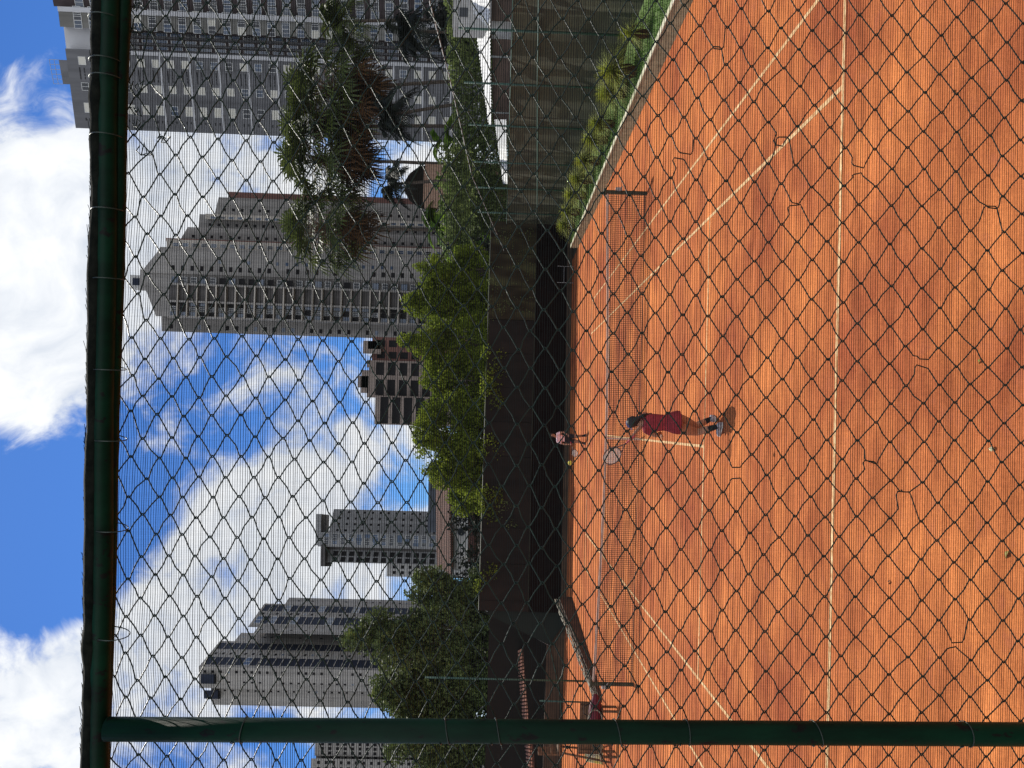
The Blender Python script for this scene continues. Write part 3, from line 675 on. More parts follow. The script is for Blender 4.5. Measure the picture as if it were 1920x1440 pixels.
def person(name, label, J, R, Fv, sc, cols, skirt=False, cap=False, hairtail=None, voxel=.008, headF=None):
    R = V(R).normalized(); Fv = V(Fv).normalized(); hF = V(headF or Fv).normalized(); hR = hF.cross(V((0, 0, 1))).normalized(); U = V((0, 0, 1))
    J = {k: (v if isinstance(v, (int, float)) else V(v)) for k, v in J.items()}
    root = thing(name, label, 'person', (J['pelvis'].x, J['pelvis'].y, 0))
    b = MB()
    sp = [J['pelvis']-U*.10*sc, J['pelvis'], lerp(J['pelvis'], J['chest'], .45), J['chest'], lerp(J['chest'], J['neck'], .75), J['neck']]
    tor = [(.13, .10), (.165, .115), (.125, .092), (.150, .105), (.155, .085), (.055, .055)]
    b.rings([(p, R*w*sc, Fv*d*sc) for p, (w, d) in zip(sp, tor)], 16)
    b.tube([J['neck']-U*.02*sc, lerp(J['neck'], J['head'], .6)], [.055*sc, .048*sc], 10)
    H = J['head']; Rm = Matrix((hR, hF, U)).transposed()
    b.ellip(H+U*.02*sc, .075*sc, .092*sc, .105*sc, 16, 12, Rm)
    b.ellip(H+hF*.025*sc-U*.055*sc, .056*sc, .062*sc, .062*sc, 14, 10, Rm)          # jaw
    b.ellip(H+hF*.098*sc-U*.012*sc, .012*sc, .018*sc, .022*sc, 8, 6, Rm)             # nose
    b.ellip(H+hF*.082*sc-U*.048*sc, .024*sc, .012*sc, .009*sc, 8, 6, Rm)             # lips
    for s_ in (-1, 1): b.ellip(H+hR*s_*.076*sc-U*.005*sc, .012*sc, .02*sc, .03*sc, 8, 6, Rm)
    for s_ in ('L', 'R'):
        b.tube([J['sh'+s_], lerp(J['sh'+s_], J['el'+s_], .5), J['el'+s_], lerp(J['el'+s_], J['wr'+s_], .45), J['wr'+s_]], [.05*sc, .045*sc, .036*sc, .036*sc, .024*sc], 10)
        b.ellip(J['sh'+s_], .055*sc, .052*sc, .055*sc, 10, 8)
        hand(b, J['wr'+s_], J['hd'+s_]-J['wr'+s_], J['pn'+s_], sc*.98, J['curl'+s_], 1 if s_ == 'L' else -1)
        b.tube([J['hip'+s_], lerp(J['hip'+s_], J['kn'+s_], .5), J['kn'+s_], lerp(J['kn'+s_], J['an'+s_], .35), J['an'+s_]], [.098*sc, .092*sc, .066*sc, .064*sc, .038*sc], 12)
        ft = J['toe'+s_]-J['an'+s_]; ft.z = 0; ft.normalize(); a0 = J['an'+s_]; gz = V((a0.x, a0.y, 0.0))
        b.tube([a0, gz+U*.05*sc-ft*.02*sc, gz+U*.035*sc+ft*.10*sc, gz+U*.03*sc+ft*.16*sc], [.036*sc, .042*sc, .04*sc, .03*sc], 10)
    body = obj('body', remesh(b, voxel, 3), cols['skin'], root, smooth=True)
    for s_ in (-1, 1):
        e = MB().ellip(H+hF*.083*sc+hR*s_*.031*sc+U*.018*sc, .011*sc, .007*sc, .006*sc, 8, 6, Rm); obj('eye', e, 'hair', root, smooth=True)
    # shirt
    s = MB(); g_ = .016*sc
    s.rings([(p, R*(w*sc+g_), Fv*(d*sc+g_)) for p, (w, d) in zip(sp[1:], tor[1:])], 18)
    for q in ('L', 'R'):
        e = lerp(J['sh'+q], J['el'+q], .52); s.tube([lerp(J['sh'+q], J['neck'], .35), J['sh'+q], e], [.055*sc, .066*sc, .060*sc], 12)
    obj('shirt', remesh(s, voxel, 4), cols['shirt'], root, smooth=True)
    # skirt or shorts
    k = MB()
    if skirt:
        n = 40; b0 = len(k.v); rows = [(sp[2]-U*.02*sc, .142, .112), (J['pelvis'], .192, .155), (J['pelvis']-U*.06*sc, .202, .172), (J['pelvis']-U*.115*sc, .196, .168)]
        for ri, (c, w, d) in enumerate(rows):
            for i in range(n):
                a = 2*math.pi*i/n; pl = 1+.05*math.sin(a*9)*ri/3; k.v.append(tuple(c+R*math.cos(a)*w*sc*pl+Fv*math.sin(a)*d*sc*pl))
        for ri in range(len(rows)-1):
            for i in range(n): j = (i+1) % n; k.f.append((b0+ri*n+i, b0+ri*n+j, b0+(ri+1)*n+j, b0+(ri+1)*n+i))
        obj('skirt', k, cols['skirt'], root, smooth=True)
    else:
        k.rings([(sp[2]-U*.03*sc, R*.15*sc, Fv*.115*sc), (J['pelvis'], R*.185*sc, Fv*.135*sc), (sp[0], R*.17*sc, Fv*.125*sc)], 18)
        for q in ('L', 'R'): k.tube([J['hip'+q]+U*.02, lerp(J['hip'+q], J['kn'+q], .62)], [.105*sc, .095*sc], 14)
        obj('shorts', remesh(k, voxel, 3), cols['skirt'], root, smooth=True)
    for q in ('L', 'R'):
        obj('sock', MB().tube([lerp(J['an'+q], J['kn'+q], .36), lerp(J['an'+q], J['kn'+q], .15), J['an'+q], J['an'+q]-U*.03*sc], [.056*sc, .046*sc, .042*sc, .046*sc], 12), cols['sock'], root, smooth=True)
        ft = J['toe'+q]-J['an'+q]; ft.z = 0; ft.normalize(); sd_ = V((-ft.y, ft.x, 0)); gz = V((J['an'+q].x, J['an'+q].y, J['toe'+q].z))
        f = MB(); f.rings([(gz-ft*.075*sc+U*.05*sc, sd_*.03*sc, U*.045*sc), (gz-ft*.05*sc+U*.052*sc, sd_*.043*sc, U*.05*sc), (gz+U*.058*sc, sd_*.048*sc, U*.056*sc),
                           (gz+ft*.07*sc+U*.045*sc, sd_*.050*sc, U*.043*sc), (gz+ft*.15*sc+U*.036*sc, sd_*.050*sc, U*.034*sc), (gz+ft*.195*sc+U*.03*sc, sd_*.025*sc, U*.02*sc)], 12)
        so = obj('shoe', f, cols['shoe'], root, smooth=True)
        sl = MB(); sl.rings([(gz-ft*.08*sc+U*.009, sd_*.03*sc, U*.009), (gz+U*.009, sd_*.05*sc, U*.009), (gz+ft*.12*sc+U*.009, sd_*.054*sc, U*.009), (gz+ft*.205*sc+U*.009, sd_*.02*sc, U*.009)], 10)
        obj('sole', sl, 'string', so, smooth=True)
    # hair
    h = MB(); h.ellip(H-hF*.018*sc+U*.035*sc, .096*sc, .104*sc, .112*sc, 16, 12, Rm)
    h.ellip(H-hF*.06*sc-U*.02*sc, .07*sc, .05*sc, .085*sc, 12, 10, Rm)
    if hairtail:
        h.tube([H-hF*.09*sc+U*.02*sc]+[V(p) for p in hairtail], [.032*sc, .038*sc, .032*sc, .010*sc][:len(hairtail)+1], 10)
    obj('hair', remesh(h, voxel, 2), 'hair', root, smooth=True)
    if cap:
        c = MB(); n = 20; b0 = 0
        for j in range(6):
            ph = j/5*math.pi*.47
            for i in range(n):
                a = 2*math.pi*i/n; c.v.append(tuple(H+U*.066*sc+hF*.022*sc+hR*.091*sc*math.cos(a)*math.cos(ph)+hF*.092*sc*math.sin(a)*math.cos(ph)+U*.084*sc*math.sin(ph)))
        for j in range(5):
            for i in range(n): i2 = (i+1) % n; c.f.append((j*n+i, j*n+i2, (j+1)*n+i2, (j+1)*n+i))
        co = obj('cap', c, 'cap', root, smooth=True)
        br = MB(); prev = None
        for i in range(11):
            a = math.pi*(.15+.7*i/10); p = H+U*.05*sc+hR*.092*sc*math.cos(a)+hF*.105*sc*math.sin(a); q = H+U*.035*sc+hR*.11*sc*math.cos(a)+hF*(.12+.07*math.sin(a))*sc*math.sin(a)
            if prev: br.quad(prev[0], prev[1], q, p); br.quad(prev[0]-U*.004, p-U*.004, q-U*.004, prev[1]-U*.004); br.quad(prev[1], prev[1]-U*.004, q-U*.004, q)
            prev = (p, q)
        obj('brim', br, 'cap', co)
    return root

def racket(label, hand_p, head_c, face_n, frame='racq'):
    hand_p, head_c = V(hand_p), V(head_c); ax = (head_c-hand_p).normalized(); n = V(face_n); n = (n-ax*n.dot(ax)).normalized(); s_ = ax.cross(n)
    r_ = thing('tennis_racket', label, 'racket', hand_p)
    gl = .10; butt = hand_p-ax*gl; top = hand_p+ax*gl
    obj('grip', MB().tube([butt-ax*.01, butt, top], [.019, .016, .015], 10), 'grip', r_, smooth=True)
    hc = hand_p+ax*.43; ea, eb = .17, .13
    fm = MB(); ring = [hc+ax*ea*math.cos(t)+s_*eb*math.sin(t) for t in [i/36*2*math.pi for i in range(37)]]
    fm.tube(ring, .011, 8, cap=False)
    for sg in (-1, 1): fm.tube([top, top+ax*.05+s_*.008*sg, hc-ax*ea*.88+s_*eb*.5*sg], [.013, .010, .011], 8)
    obj('frame', fm, frame, r_, smooth=True)
    st = MB()
    for i in range(-8, 9):
        o_ = i*.0145; l_ = ea*math.sqrt(max(0, 1-(o_/eb)**2)); st.quad(hc+s_*(o_-.0028)-ax*l_, hc+s_*(o_+.0028)-ax*l_, hc+s_*(o_+.0028)+ax*l_, hc+s_*(o_-.0028)+ax*l_)
    for i in range(-10, 11):
        o_ = i*.0155; l_ = eb*math.sqrt(max(0, 1-(o_/ea)**2)); st.quad(hc+ax*(o_-.0028)-s_*l_+n*.001, hc+ax*(o_-.0028)+s_*l_+n*.001, hc+ax*(o_+.0028)+s_*l_+n*.001, hc+ax*(o_+.0028)-s_*l_+n*.001)
    obj('strings', st, 'string', r_)
    return r_

def Z(x, y, yy, z=None):
    p = A(x, y, yy)
    if z is not None: p.z = z
    return p
yp = -7.34
J = dict(pelvis=Z(1262, 792, yp), chest=Z(1224, 793, yp+.08), neck=Z(1205, 793, yp+.13), head=Z(1190, 792, yp+.22),
         shL=Z(1211, 806, yp+.06), shR=Z(1210, 779, yp+.16),
         elL=Z(1230, 817, yp+.06), wrL=Z(1239, 811, yp+.22), hdL=Z(1239, 826, yp+.30), pnL=(0.3, .2, -1), curlL=.45,
         elR=Z(1206, 795, yp+.40), wrR=Z(1188, 815, yp+.46), hdR=Z(1182, 824, yp+.47), pnR=(-.2, -.9, .1), curlR=1.15,
         hipL=Z(1273, 803, yp-.02), hipR=Z(1272, 785, yp+.04), knL=Z(1308, 810, yp+.10), knR=Z(1304, 799, yp+.20),
         anL=Z(1343, 800, -7.52, .09), anR=Z(1336, 786, -7.10, .09))
J['toeL'] = J['anL']+V((-.15, .12, -.09)); J['toeR'] = J['anR']+V((.05, .2, -.09))
hd = J['head']
tail = [hd+V((.06, -.12, -.02)), hd+V((.12, -.13, -.12)), hd+V((.16, -.11, -.27))]
person('person', 'player in red shirt and skirt with blue cap, seen from behind, swinging a backhand', J, (.93, .36, 0), (-.36, .93, 0), .98,
       dict(skin='skindk', shirt='red', skirt='maroon', sock='sock', shoe='shoe'), skirt=True, cap=True, hairtail=tail, voxel=.007, headF=(-.55, .83, 0))
hp = J['wrR']+(J['hdR']-J['wrR']).normalized()*.095
racket('tennis racket with red grip held out to the left by player in red', hp, A(1152, 851, yp+.55), (-.25, -.95, .35))

yg = 13.0
J = dict(pelvis=Z(1064, 823, yg), chest=Z(1050, 821, yg-.1), neck=Z(1043, 819, yg-.16), head=Z(1036, 816, yg-.22),
         shL=Z(1046, 813, yg-.14), shR=Z(1046, 828, yg-.14),
         elL=Z(1056, 810, yg-.25), wrL=Z(1064, 815, yg-.42), hdL=Z(1067, 818, yg-.48), pnL=(0, -.3, 1), curlL=.7,
         elR=Z(1058, 833, yg-.2), wrR=Z(1068, 833, yg-.36), hdR=Z(1071, 833, yg-.42), pnR=(0, -.3, 1), curlR=1.1,
         hipL=Z(1068, 818, yg), hipR=Z(1068, 827, yg), knL=Z(1084, 818, yg-.12), knR=Z(1084, 828, yg-.12),
         anL=V((-.10, yg, .09)), anR=V((-.40, yg-.05, .09)))
xx = J['pelvis'].x
J['anL'] = V((xx+.16, yg, .09)); J['anR'] = V((xx-.16, yg-.05, .09))
J['toeL'] = J['anL']+V((.05, -.2, -.09)); J['toeR'] = J['anR']+V((-.05, -.2, -.09))
person('person', 'far player in pale pink shirt and dark shorts crouching before the back wall', J, (-1, 0, 0), (0, -1, 0), .95,
       dict(skin='skindk', shirt='pink', skirt='shorts', sock='sock', shoe='sock'), voxel=.009)
racket('tennis racket held low by the far player in pink', J['wrR']+(J['hdR']-J['wrR']).normalized()*.095, A(1078, 850, yg-.6), (0, -.8, .5))

# ------------------------------------------------------------------ trees
def tree(name, label, base, h, crown, leafm, nleaf, size, group=None, clump=.55, droop=.3, trunk_r=.16, barkm='bark'):
    base = V(base); root = thing(name, label, 'tree', base, group)
    tk = MB(); tops = []
    tk.tube([base, base+V((.1, 0, h*.25)), base+V((0, .1, h*.5)), base+V((.1, .1, h*.8))], [trunk_r, trunk_r*.8, trunk_r*.6, trunk_r*.2], 8)
    lv = MB()
    for (dx, dy, dz, rx, ry, rz) in crown:
        c = base+V((dx, dy, dz)); tk.tube([base+V((0, 0, min(h*.45, dz*.6))), lerp(base+V((0, 0, h*.45)), c, .6)+V((0, 0, .2)), c], [trunk_r*.5, trunk_r*.35, .02], 6)
        leaf_cloud(lv, c, (rx, ry, rz), int(nleaf*rx*rz/6), size, clump=clump, seed=random.uniform(0, 50), updroop=droop)
    obj('trunk', tk, barkm, root, smooth=True); obj('crown', lv, leafm, root)
    return root
# light green row behind the back wall (photo x of top, photo y, half-width px)
spec = [(775, 500, 40, 'narrow light green tree beside the banana leaves, right end of the row'), (748, 560, 50, 'light green feathery tree rising over the mossy wall end'),
        (745, 640, 55, 'tallest light green tree in the row before the tan building'), (785, 715, 52, 'broad light green tree right of the tan building windows'),
        (768, 800, 58, 'yellow green tree at the middle of the row behind dark wall'), (790, 880, 50, 'light green tree with dark gaps next to the clubhouse roof'),
        (840, 930, 38, 'low bright drooping tree overhanging the clubhouse wall')]
for k, (tx, ty, hw, lab) in enumerate(spec):
    yy = 27+random.uniform(-1, 1.5); p = A(tx, ty, yy); m_px = (yy+20.4)/FOC; w = hw*m_px; top = p.z
    rq = random.Random(k+90); cr_ = [(0, 0, top-.9, w*.34, w*.4, .95)]
    for q in range(24):
        t_ = rq.random(); cr_.append((rq.uniform(-1, 1)*w*(.5+.55*t_), rq.uniform(-.8, .6), top-1.0-t_*(top-3.6), w*rq.uniform(.34, .6), w*.55, rq.uniform(.75, 1.3)))
    tree('broadleaf_tree', lab, (p.x, yy, 0), top, cr_, 'leafy', 8200, .165, 'light green trees behind the back wall', clump=.9, droop=.9, trunk_r=.1)
# dark big-leaved trees on the left
for k, (tx, ty, hw, yy, lab) in enumerate([(760, 1110, 55, 26.5, 'dark green bushy tree next to the clubhouse, smaller than its neighbours'), (640, 1190, 85, 27.5, 'tall dark green tree in front of the beige twin tower'),
                                          (690, 1290, 80, 28.5, 'wide dark green tree left of the tall one, partly behind green pole'), (720, 1400, 85, 27.5, 'dark green tree at the left picture edge')]):
    p = A(tx, ty, yy); m_px = (yy+20.4)/FOC; w = hw*m_px; top = p.z
    rq = random.Random(k+190); cr_ = [(0, 0, top-1.0, w*.4, w*.4, 1.1)]
    for q in range(26):
        t_ = rq.random(); cr_.append((rq.uniform(-1, 1)*w*(.55+.55*t_), rq.uniform(-.9, .6), top-1.2-t_*(top-3.4), w*rq.uniform(.32, .55), w*.5, rq.uniform(.85, 1.5)))
    tree('dark_tree', lab, (p.x, yy, 0), top, cr_, 'dark', 4600, .21, 'dark trees on the left', clump=.8, droop=.2, trunk_r=.2)
ug = MB()  # near-black leaf mass added as dark backing for the gaps under the trees
for i in range(26):
    x = -7+i*.75; leaf_cloud(ug, (x, 30.5, random.uniform(3.5, 5.6)), (.8, .6, random.uniform(1.2, 2.0)), 420, .22)
for i in range(16):
    x = -22+i*.9; leaf_cloud(ug, (x, 31, random.uniform(3, 5.5)), (1.0, .6, 2.0), 420, .24)
obj('filler_undergrowth', ug, 'palmdk', kind='stuff')
# clipped hedge on the right
hg = thing('hedge', 'long dense green hedge wall above the right fence behind white roofs', 'hedge', (20, 24, 0))
hm = MB()
a, b = A(838, 0, 26), A(872, 450, 38)
for i in range(21000):
    t = random.random(); p = lerp(V((a.x+1.5, a.y, 0)), V((b.x+.3, b.y, 0)), t); top = lerp(a.z+.3, b.z+.3, t)+.35*mnoise.noise(V((t*14, 3, 0)))
    z = random.uniform(2.2, top); q = p+V((-random.random()*.8, -random.random()*.6, z)); s_ = random.uniform(.13, .24)
    a_ = V((random.gauss(0, .5), random.gauss(0, .5), -1.2)).normalized(); b_ = a_.orthogonal().normalized(); b_.rotate(Matrix.Rotation(random.uniform(0, 6.28), 3, a_))
    hm.quad(q-b_*s_*.4, q+a_*s_, q+a_*s_*1.05, q+b_*s_*.4)
obj('foliage', hm, 'hedge', hg)
hs = MB()
for i in range(14): p = lerp(V((a.x+1.3, a.y, 0)), V((b.x+.1, b.y, 0)), (i+.5)/14); hs.tube([p, p+V((.05, 0, lerp(a.z, b.z, i/14)-.4))], .04, 5)
obj('stems', hs, 'bark', hg)

def palm(base, top, fr_len, nf, label, skirt=True, leafm='palm', fl=1.0, seed=1, tr=.13):
    base, top = V(base), V(top); root = thing('palm_tree', label, 'palm tree', base, 'palms on the right')
    mid = lerp(base, top, .5)+V((.15, 0, 0))
    obj('trunk', MB().tube([base, lerp(base, mid, .5)+V((.05, 0, 0)), mid, lerp(mid, top, .6), top], [tr*1.3, tr*1.05, tr, tr*.9, tr*.8], 10), 'bark', root, smooth=True)
    cr_ = MB(); dead = MB(); rnd = random.Random(seed)
    def frond(mb, az, el, L, sag, wl, n=22, dens=1):
        d = V((math.cos(az), math.sin(az), 0)); side = V((-d.y, d.x, 0)); pts_ = []
        for i in range(n+1):
            t = i/n; r_ = L*(t*math.cos(el)*(1-.22*sag*t)); z = L*(t*math.sin(el)-sag*t*t*.62); pts_.append(top+d*r_+V((0, 0, z)))
        mb.tube(pts_[::3]+[pts_[-1]], [.03]*(len(pts_[::3]))+[.008], 4)
        for i in range(2, n+1):
            t = i/n; p = pts_[i]; tg = (pts_[i]-pts_[i-1]).normalized(); ll = wl*math.sin(math.pi*min(.97, .12+t*.85))*rnd.uniform(.8, 1.1)
            for s_ in (-1, 1):
                dr = (side*s_*.75+tg*.55+V((0, 0, -.45*rnd.uniform(.5, 1.6)))).normalized(); w = tg*.035*fl
                mb.quad(p-w, p+w, p+dr*ll*.6+w*.9+V((0, 0, -.03)), p+dr*ll*.6-w*.9+V((0, 0, -.03)))
                q = p+dr*ll*.6+V((0, 0, -.03)); e = p+dr*ll+V((0, 0, -.25*ll)); mb.tri(q-w*.9, q+w*.9, e)
    for i in range(nf):
        az = i*2.399+rnd.uniform(-.3, .3); el = rnd.uniform(-.1, 1.35); frond(cr_, az, el, fr_len*rnd.uniform(.8, 1.1), rnd.uniform(.7, 1.3), fr_len*.26)
    obj('crown', cr_, leafm, root)
    if skirt:
        for i in range(int(nf*1.0)):
            az = i*2.399+rnd.uniform(-.4, .4); frond(dead, az, rnd.uniform(-1.35, -.75), fr_len*rnd.uniform(.5, .85), rnd.uniform(.2, .5), fr_len*.2, 14)
        obj('dead_fronds', dead, 'dead', root)
    return root
def fan_palm(base, top, n, L, label, seed, skirt=1.0, tr=.15):
    base, top = V(base), V(top); root = thing('palm_tree', label, 'palm tree', base, 'palms on the right'); rnd = random.Random(seed)
    obj('trunk', MB().tube([base, lerp(base, top, .3)+V((.1, 0, 0)), lerp(base, top, .65)+V((.12, 0, 0)), top], [tr*1.3, tr, tr*.9, tr*.8], 10), 'bark', root, smooth=True)
    def fan(mb, o, d, R_, droop, nl=15, w=.055):
        side = d.cross(V((0, 0, 1)))
        if side.length < .05: side = V((1, 0, 0))
        side.normalize(); nrm = side.cross(d).normalized()
        for k in range(nl):
            a = (k/(nl-1)-.5)*4.1; dr = (d*math.cos(a)+side*math.sin(a)+nrm*rnd.gauss(.1, .08)).normalized(); l = R_*(1-.25*abs(a)/2.05)*rnd.uniform(.85, 1.1); wd_ = dr.cross(nrm).normalized()*w*R_
            p1 = o+dr*l*.6+V((0, 0, -droop*l*.12)); p2 = o+dr*l+V((0, 0, -droop*l*.45))
            mb.quad(o-wd_*.3, o+wd_*.3, p1+wd_, p1-wd_); mb.tri(p1-wd_, p1+wd_, p2)
    cr_, dead, pt_ = MB(), MB(), MB()
    for i in range(n):
        az = i*2.399+rnd.uniform(-.3, .3); el = -.45+1.85*(i/n)+rnd.uniform(-.15, .15)
        d = V((math.cos(az)*math.cos(el), math.sin(az)*math.cos(el), math.sin(el))); l = L*rnd.uniform(.85, 1.15); o = top+d*l+V((0, 0, -.25*l*math.cos(el)))
        pt_.tube([top, top+d*l*.55, o], [.03, .022, .012], 4)
        d2 = (d+V((0, 0, -.5*math.cos(el)))).normalized(); fan(cr_, o, d2, L*.62, rnd.uniform(.5, 1.5))
    for i in range(int(n*1.0*skirt)):
        az = i*2.399+rnd.uniform(-.3, .3); el = -1.45+rnd.random()*.75; d = V((math.cos(az)*math.cos(el), math.sin(az)*math.cos(el), math.sin(el))); l = L*rnd.uniform(.5, 1.35); o = top+d*l
        pt_.tube([top, o], .012, 4); fan(dead, o, (d+V((0, 0, -.6))).normalized(), L*.5, rnd.uniform(.8, 1.6), 9)
    obj('crown', cr_, 'palm', root); obj('petioles', pt_, 'wood', root)
    if skirt: obj('dead_fronds', dead, 'dead', root)
fan_palm((27.3, 40, 0), A(622, 170, 40), 64, 2.75, 'tall palm with big orange brown skirt before the grey tower', 3, 1.2)
fan_palm((20.6, 42, 0), A(605, 300, 42), 62, 2.75, 'tall palm with dark brown skirt left of the grey tower against white sky', 5, 1.2)
fan_palm((15.9, 44, 0), A(608, 428, 44), 58, 2.7, 'leafy palm with brown skirt in front of the taupe tower', 8, .8)
fan_palm((23.6, 41, 0), A(600, 238, 41), 44, 2.5, 'palm squeezed between the two tallest palms, without much skirt', 28, .5)
palm((30.5, 38, 0), A(640, 40, 38), 3.6, 34, 'dark feathery palm at the right picture edge in front of grey tower', seed=12, skirt=False, fl=1.5)
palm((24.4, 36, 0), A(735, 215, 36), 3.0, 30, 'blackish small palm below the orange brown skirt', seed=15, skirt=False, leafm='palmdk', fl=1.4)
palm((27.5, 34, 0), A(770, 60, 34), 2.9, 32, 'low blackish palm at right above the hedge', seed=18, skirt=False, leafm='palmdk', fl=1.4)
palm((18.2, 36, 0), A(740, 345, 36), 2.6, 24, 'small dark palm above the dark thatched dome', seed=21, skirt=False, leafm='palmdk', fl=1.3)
tree('dark_tree', 'blackish broad tree behind the hedge at the right picture edge', (29, 36, 0), 10, [(0, 0, 8, 2.2, 2, 2), (-1.5, 0, 6.5, 2, 2, 2), (1.2, 0, 6.2, 2, 2, 1.8)], 'palmdk', 4000, .25, trunk_r=.2, clump=.8)
# banana-like plants
def banana(p, h, n, label, seed):
    p = V(p); rnd = random.Random(seed); root = thing('banana_plant', label, 'plant', p, 'banana plants behind the right fence')
    obj('stem', MB().tube([p, p+V((.05, 0, h*.6))], [.12, .07], 8), 'hedge', root, smooth=True)
    for i in range(n):
        mb = MB()
        az = i*2.4+rnd.uniform(-.4, .4); d = V((math.cos(az), math.sin(az), 0)); s_ = V((-d.y, d.x, 0)); L = rnd.uniform(1.9, 3.1); o = p+V((0, 0, h*rnd.uniform(.5, .9))); prev = None; el = rnd.uniform(.2, 1.2)
        for k in range(9):
            t = k/8; c = o+d*L*t*math.cos(el)+V((0, 0, L*(t*math.sin(el)-.75*t*t))); w = .27*math.sin(math.pi*(.06+.9*t))*L/1.3
            q = (c-s_*w+V((0, 0, -.4*w)), c, c+s_*w+V((0, 0, -.4*w)))
            if prev: mb.quad(prev[0], q[0], q[1], prev[1]); mb.quad(prev[1], q[1], q[2], prev[2])
            prev = q
        obj('leaf', mb, 'banana', root)
for k, (x, y, yy, lab) in enumerate([(826, 262, 36, 'bright banana plant left of the hedge beside brick pillar'), (832, 335, 37, 'bright banana plant with yellowing leaves beside the brick pillar'),
                                     (836, 392, 38, 'banana plant with broad glowing leaves'), (826, 452, 39, 'banana plant with one orange leaf next to the light trees'), (800, 425, 41, 'taller banana plant standing behind the glowing one')]):
    p = A(x, y, yy); banana((p.x, p.y, 0), p.z+1.0, 30, lab, 30+k)
# brick pillar, dark dome
p = A(796, 347, 40.5)
tag(obj('brick_wall', MB().prism([(p.x-1.72, 40.5), (p.x+1.65, 40.5), (p.x+1.65, 40.9), (p.x-1.72, 40.9)], 0, p.z).prism([(p.x-1.35, 40.45), (p.x+1.3, 40.45), (p.x+1.3, 40.95), (p.x-1.35, 40.95)], p.z, p.z+.07), 'brickpil', origin=(p.x, 40.5, 0)), 'short pinkish brick wall end lit by sun behind banana plants', 'wall')
ug = MB()
for i in range(12):
    q = A(812+6*(i%3), 285+i*17, 29.3); leaf_cloud(ug, (q.x, 29.3, q.z-1.3), (.8, .35, 1.2), 260, .2)
obj('filler_undergrowth', ug, 'hedge', kind='stuff')
p = A(752, 345, 42.5)
dm = MB(); c0 = A(800, 352, 42.5)
dm.rings([(V((c0.x, 42.5, z)), V((r, 0, 0)), V((0, r, 0))) for z, r in [(c0.z-.8, 0.01) for i in (0,)] + [(c0.z-.8, 1.8), (c0.z, 1.75), (c0.z+.75, 1.5), (c0.z+1.35, 1.05), (c0.z+1.7, .5), (c0.z+1.8, .03)]], 20)
th_ = thing('thatched_parasol', 'dark rounded thatched parasol roof against the sky by brick pillar', 'parasol', (c0.x, 42.5, 0))
obj('roof', dm, mat('dark_thatch', (.016, .013, .010), .95, var=.5, scale=9, spec=.05, bump=.8), th_, smooth=True); obj('pole', MB().tube([(c0.x, 42.5, 0), (c0.x, 42.5, c0.z)], .08, 8), 'wood', th_)

# white roofed shelters on the right
def shelter(name, lab, pts, wallpts, yy0):
    r = thing(name, lab, 'shelter', (pts[0].x, pts[0].y, 0))
    a, b, c, d = pts       # roof: eave near, eave far, ridge far, ridge near
    m_ = MB(); n = 44
    for i in range(n):
        t0, t1 = i/n, (i+.5)/n; t2 = (i+1)/n
        for (u0, u1, z0, z1) in ((t0, t1, 0, .05), (t1, t2, .05, 0)):
            m_.quad(lerp(a, b, u0)+V((0, 0, z0)), lerp(a, b, u1)+V((0, 0, z1)), lerp(d, c, u1)+V((0, 0, z1)), lerp(d, c, u0)+V((0, 0, z0)))
    obj('roof', m_, 'white', r)
    w = MB(); e, f = wallpts
    w.quad(V((e.x, e.y, 0)), V((f.x, f.y, 0)), f, e); obj('wall', w, 'brownwall', r)
    for t in (.1, .5, .9):
        q = lerp(a, b, t); obj('post', MB().tube([V((q.x+.1, q.y+.1, 0)), q+V((.1, .1, -.02))], .05, 8), 'steel', r)
a = A(918, -60, 13.5); b = A(922, 236, 24); d = A(878, -60, 14.5); c = A(917, 236, 25)
shelter('roofed_shelter', 'long white corrugated roof over brownish wall behind right fence', (a, b, c, d), (a+V((.4, .2, -.05)), b+V((.4, .2, -.05))), 13)
a = A(950, 224, 20.5); b = A(952, 345, 30); d = A(928, 224, 21); c = A(944, 345, 31)
shelter('roofed_shelter', 'smaller white sloping roof further back behind the right fence', (a, b, c, d), (a+V((.3, .2, -.05)), b+V((.3, .2, -.05))), 20)
q0, q1, q2, q3 = A(893, 6, 17), A(893, 52, 17), A(848, 52, 17), A(848, 6, 17)
hb = thing('hut', 'small pale hut with a dark window above the white roof at right edge', 'hut', (q0.x, 17, 0))
obj('wall', MB().prism([(q1.x, 17), (q0.x+.3, 17), (q0.x+.3, 18), (q1.x, 18)], 0, q2.z), 'cream', hb)
obj('window', MB().box((lerp(q1, q0, .6).x, 16.97, lerp(q1, q2, .55).z), (.42, .04, .4)), 'glassdk', hb)

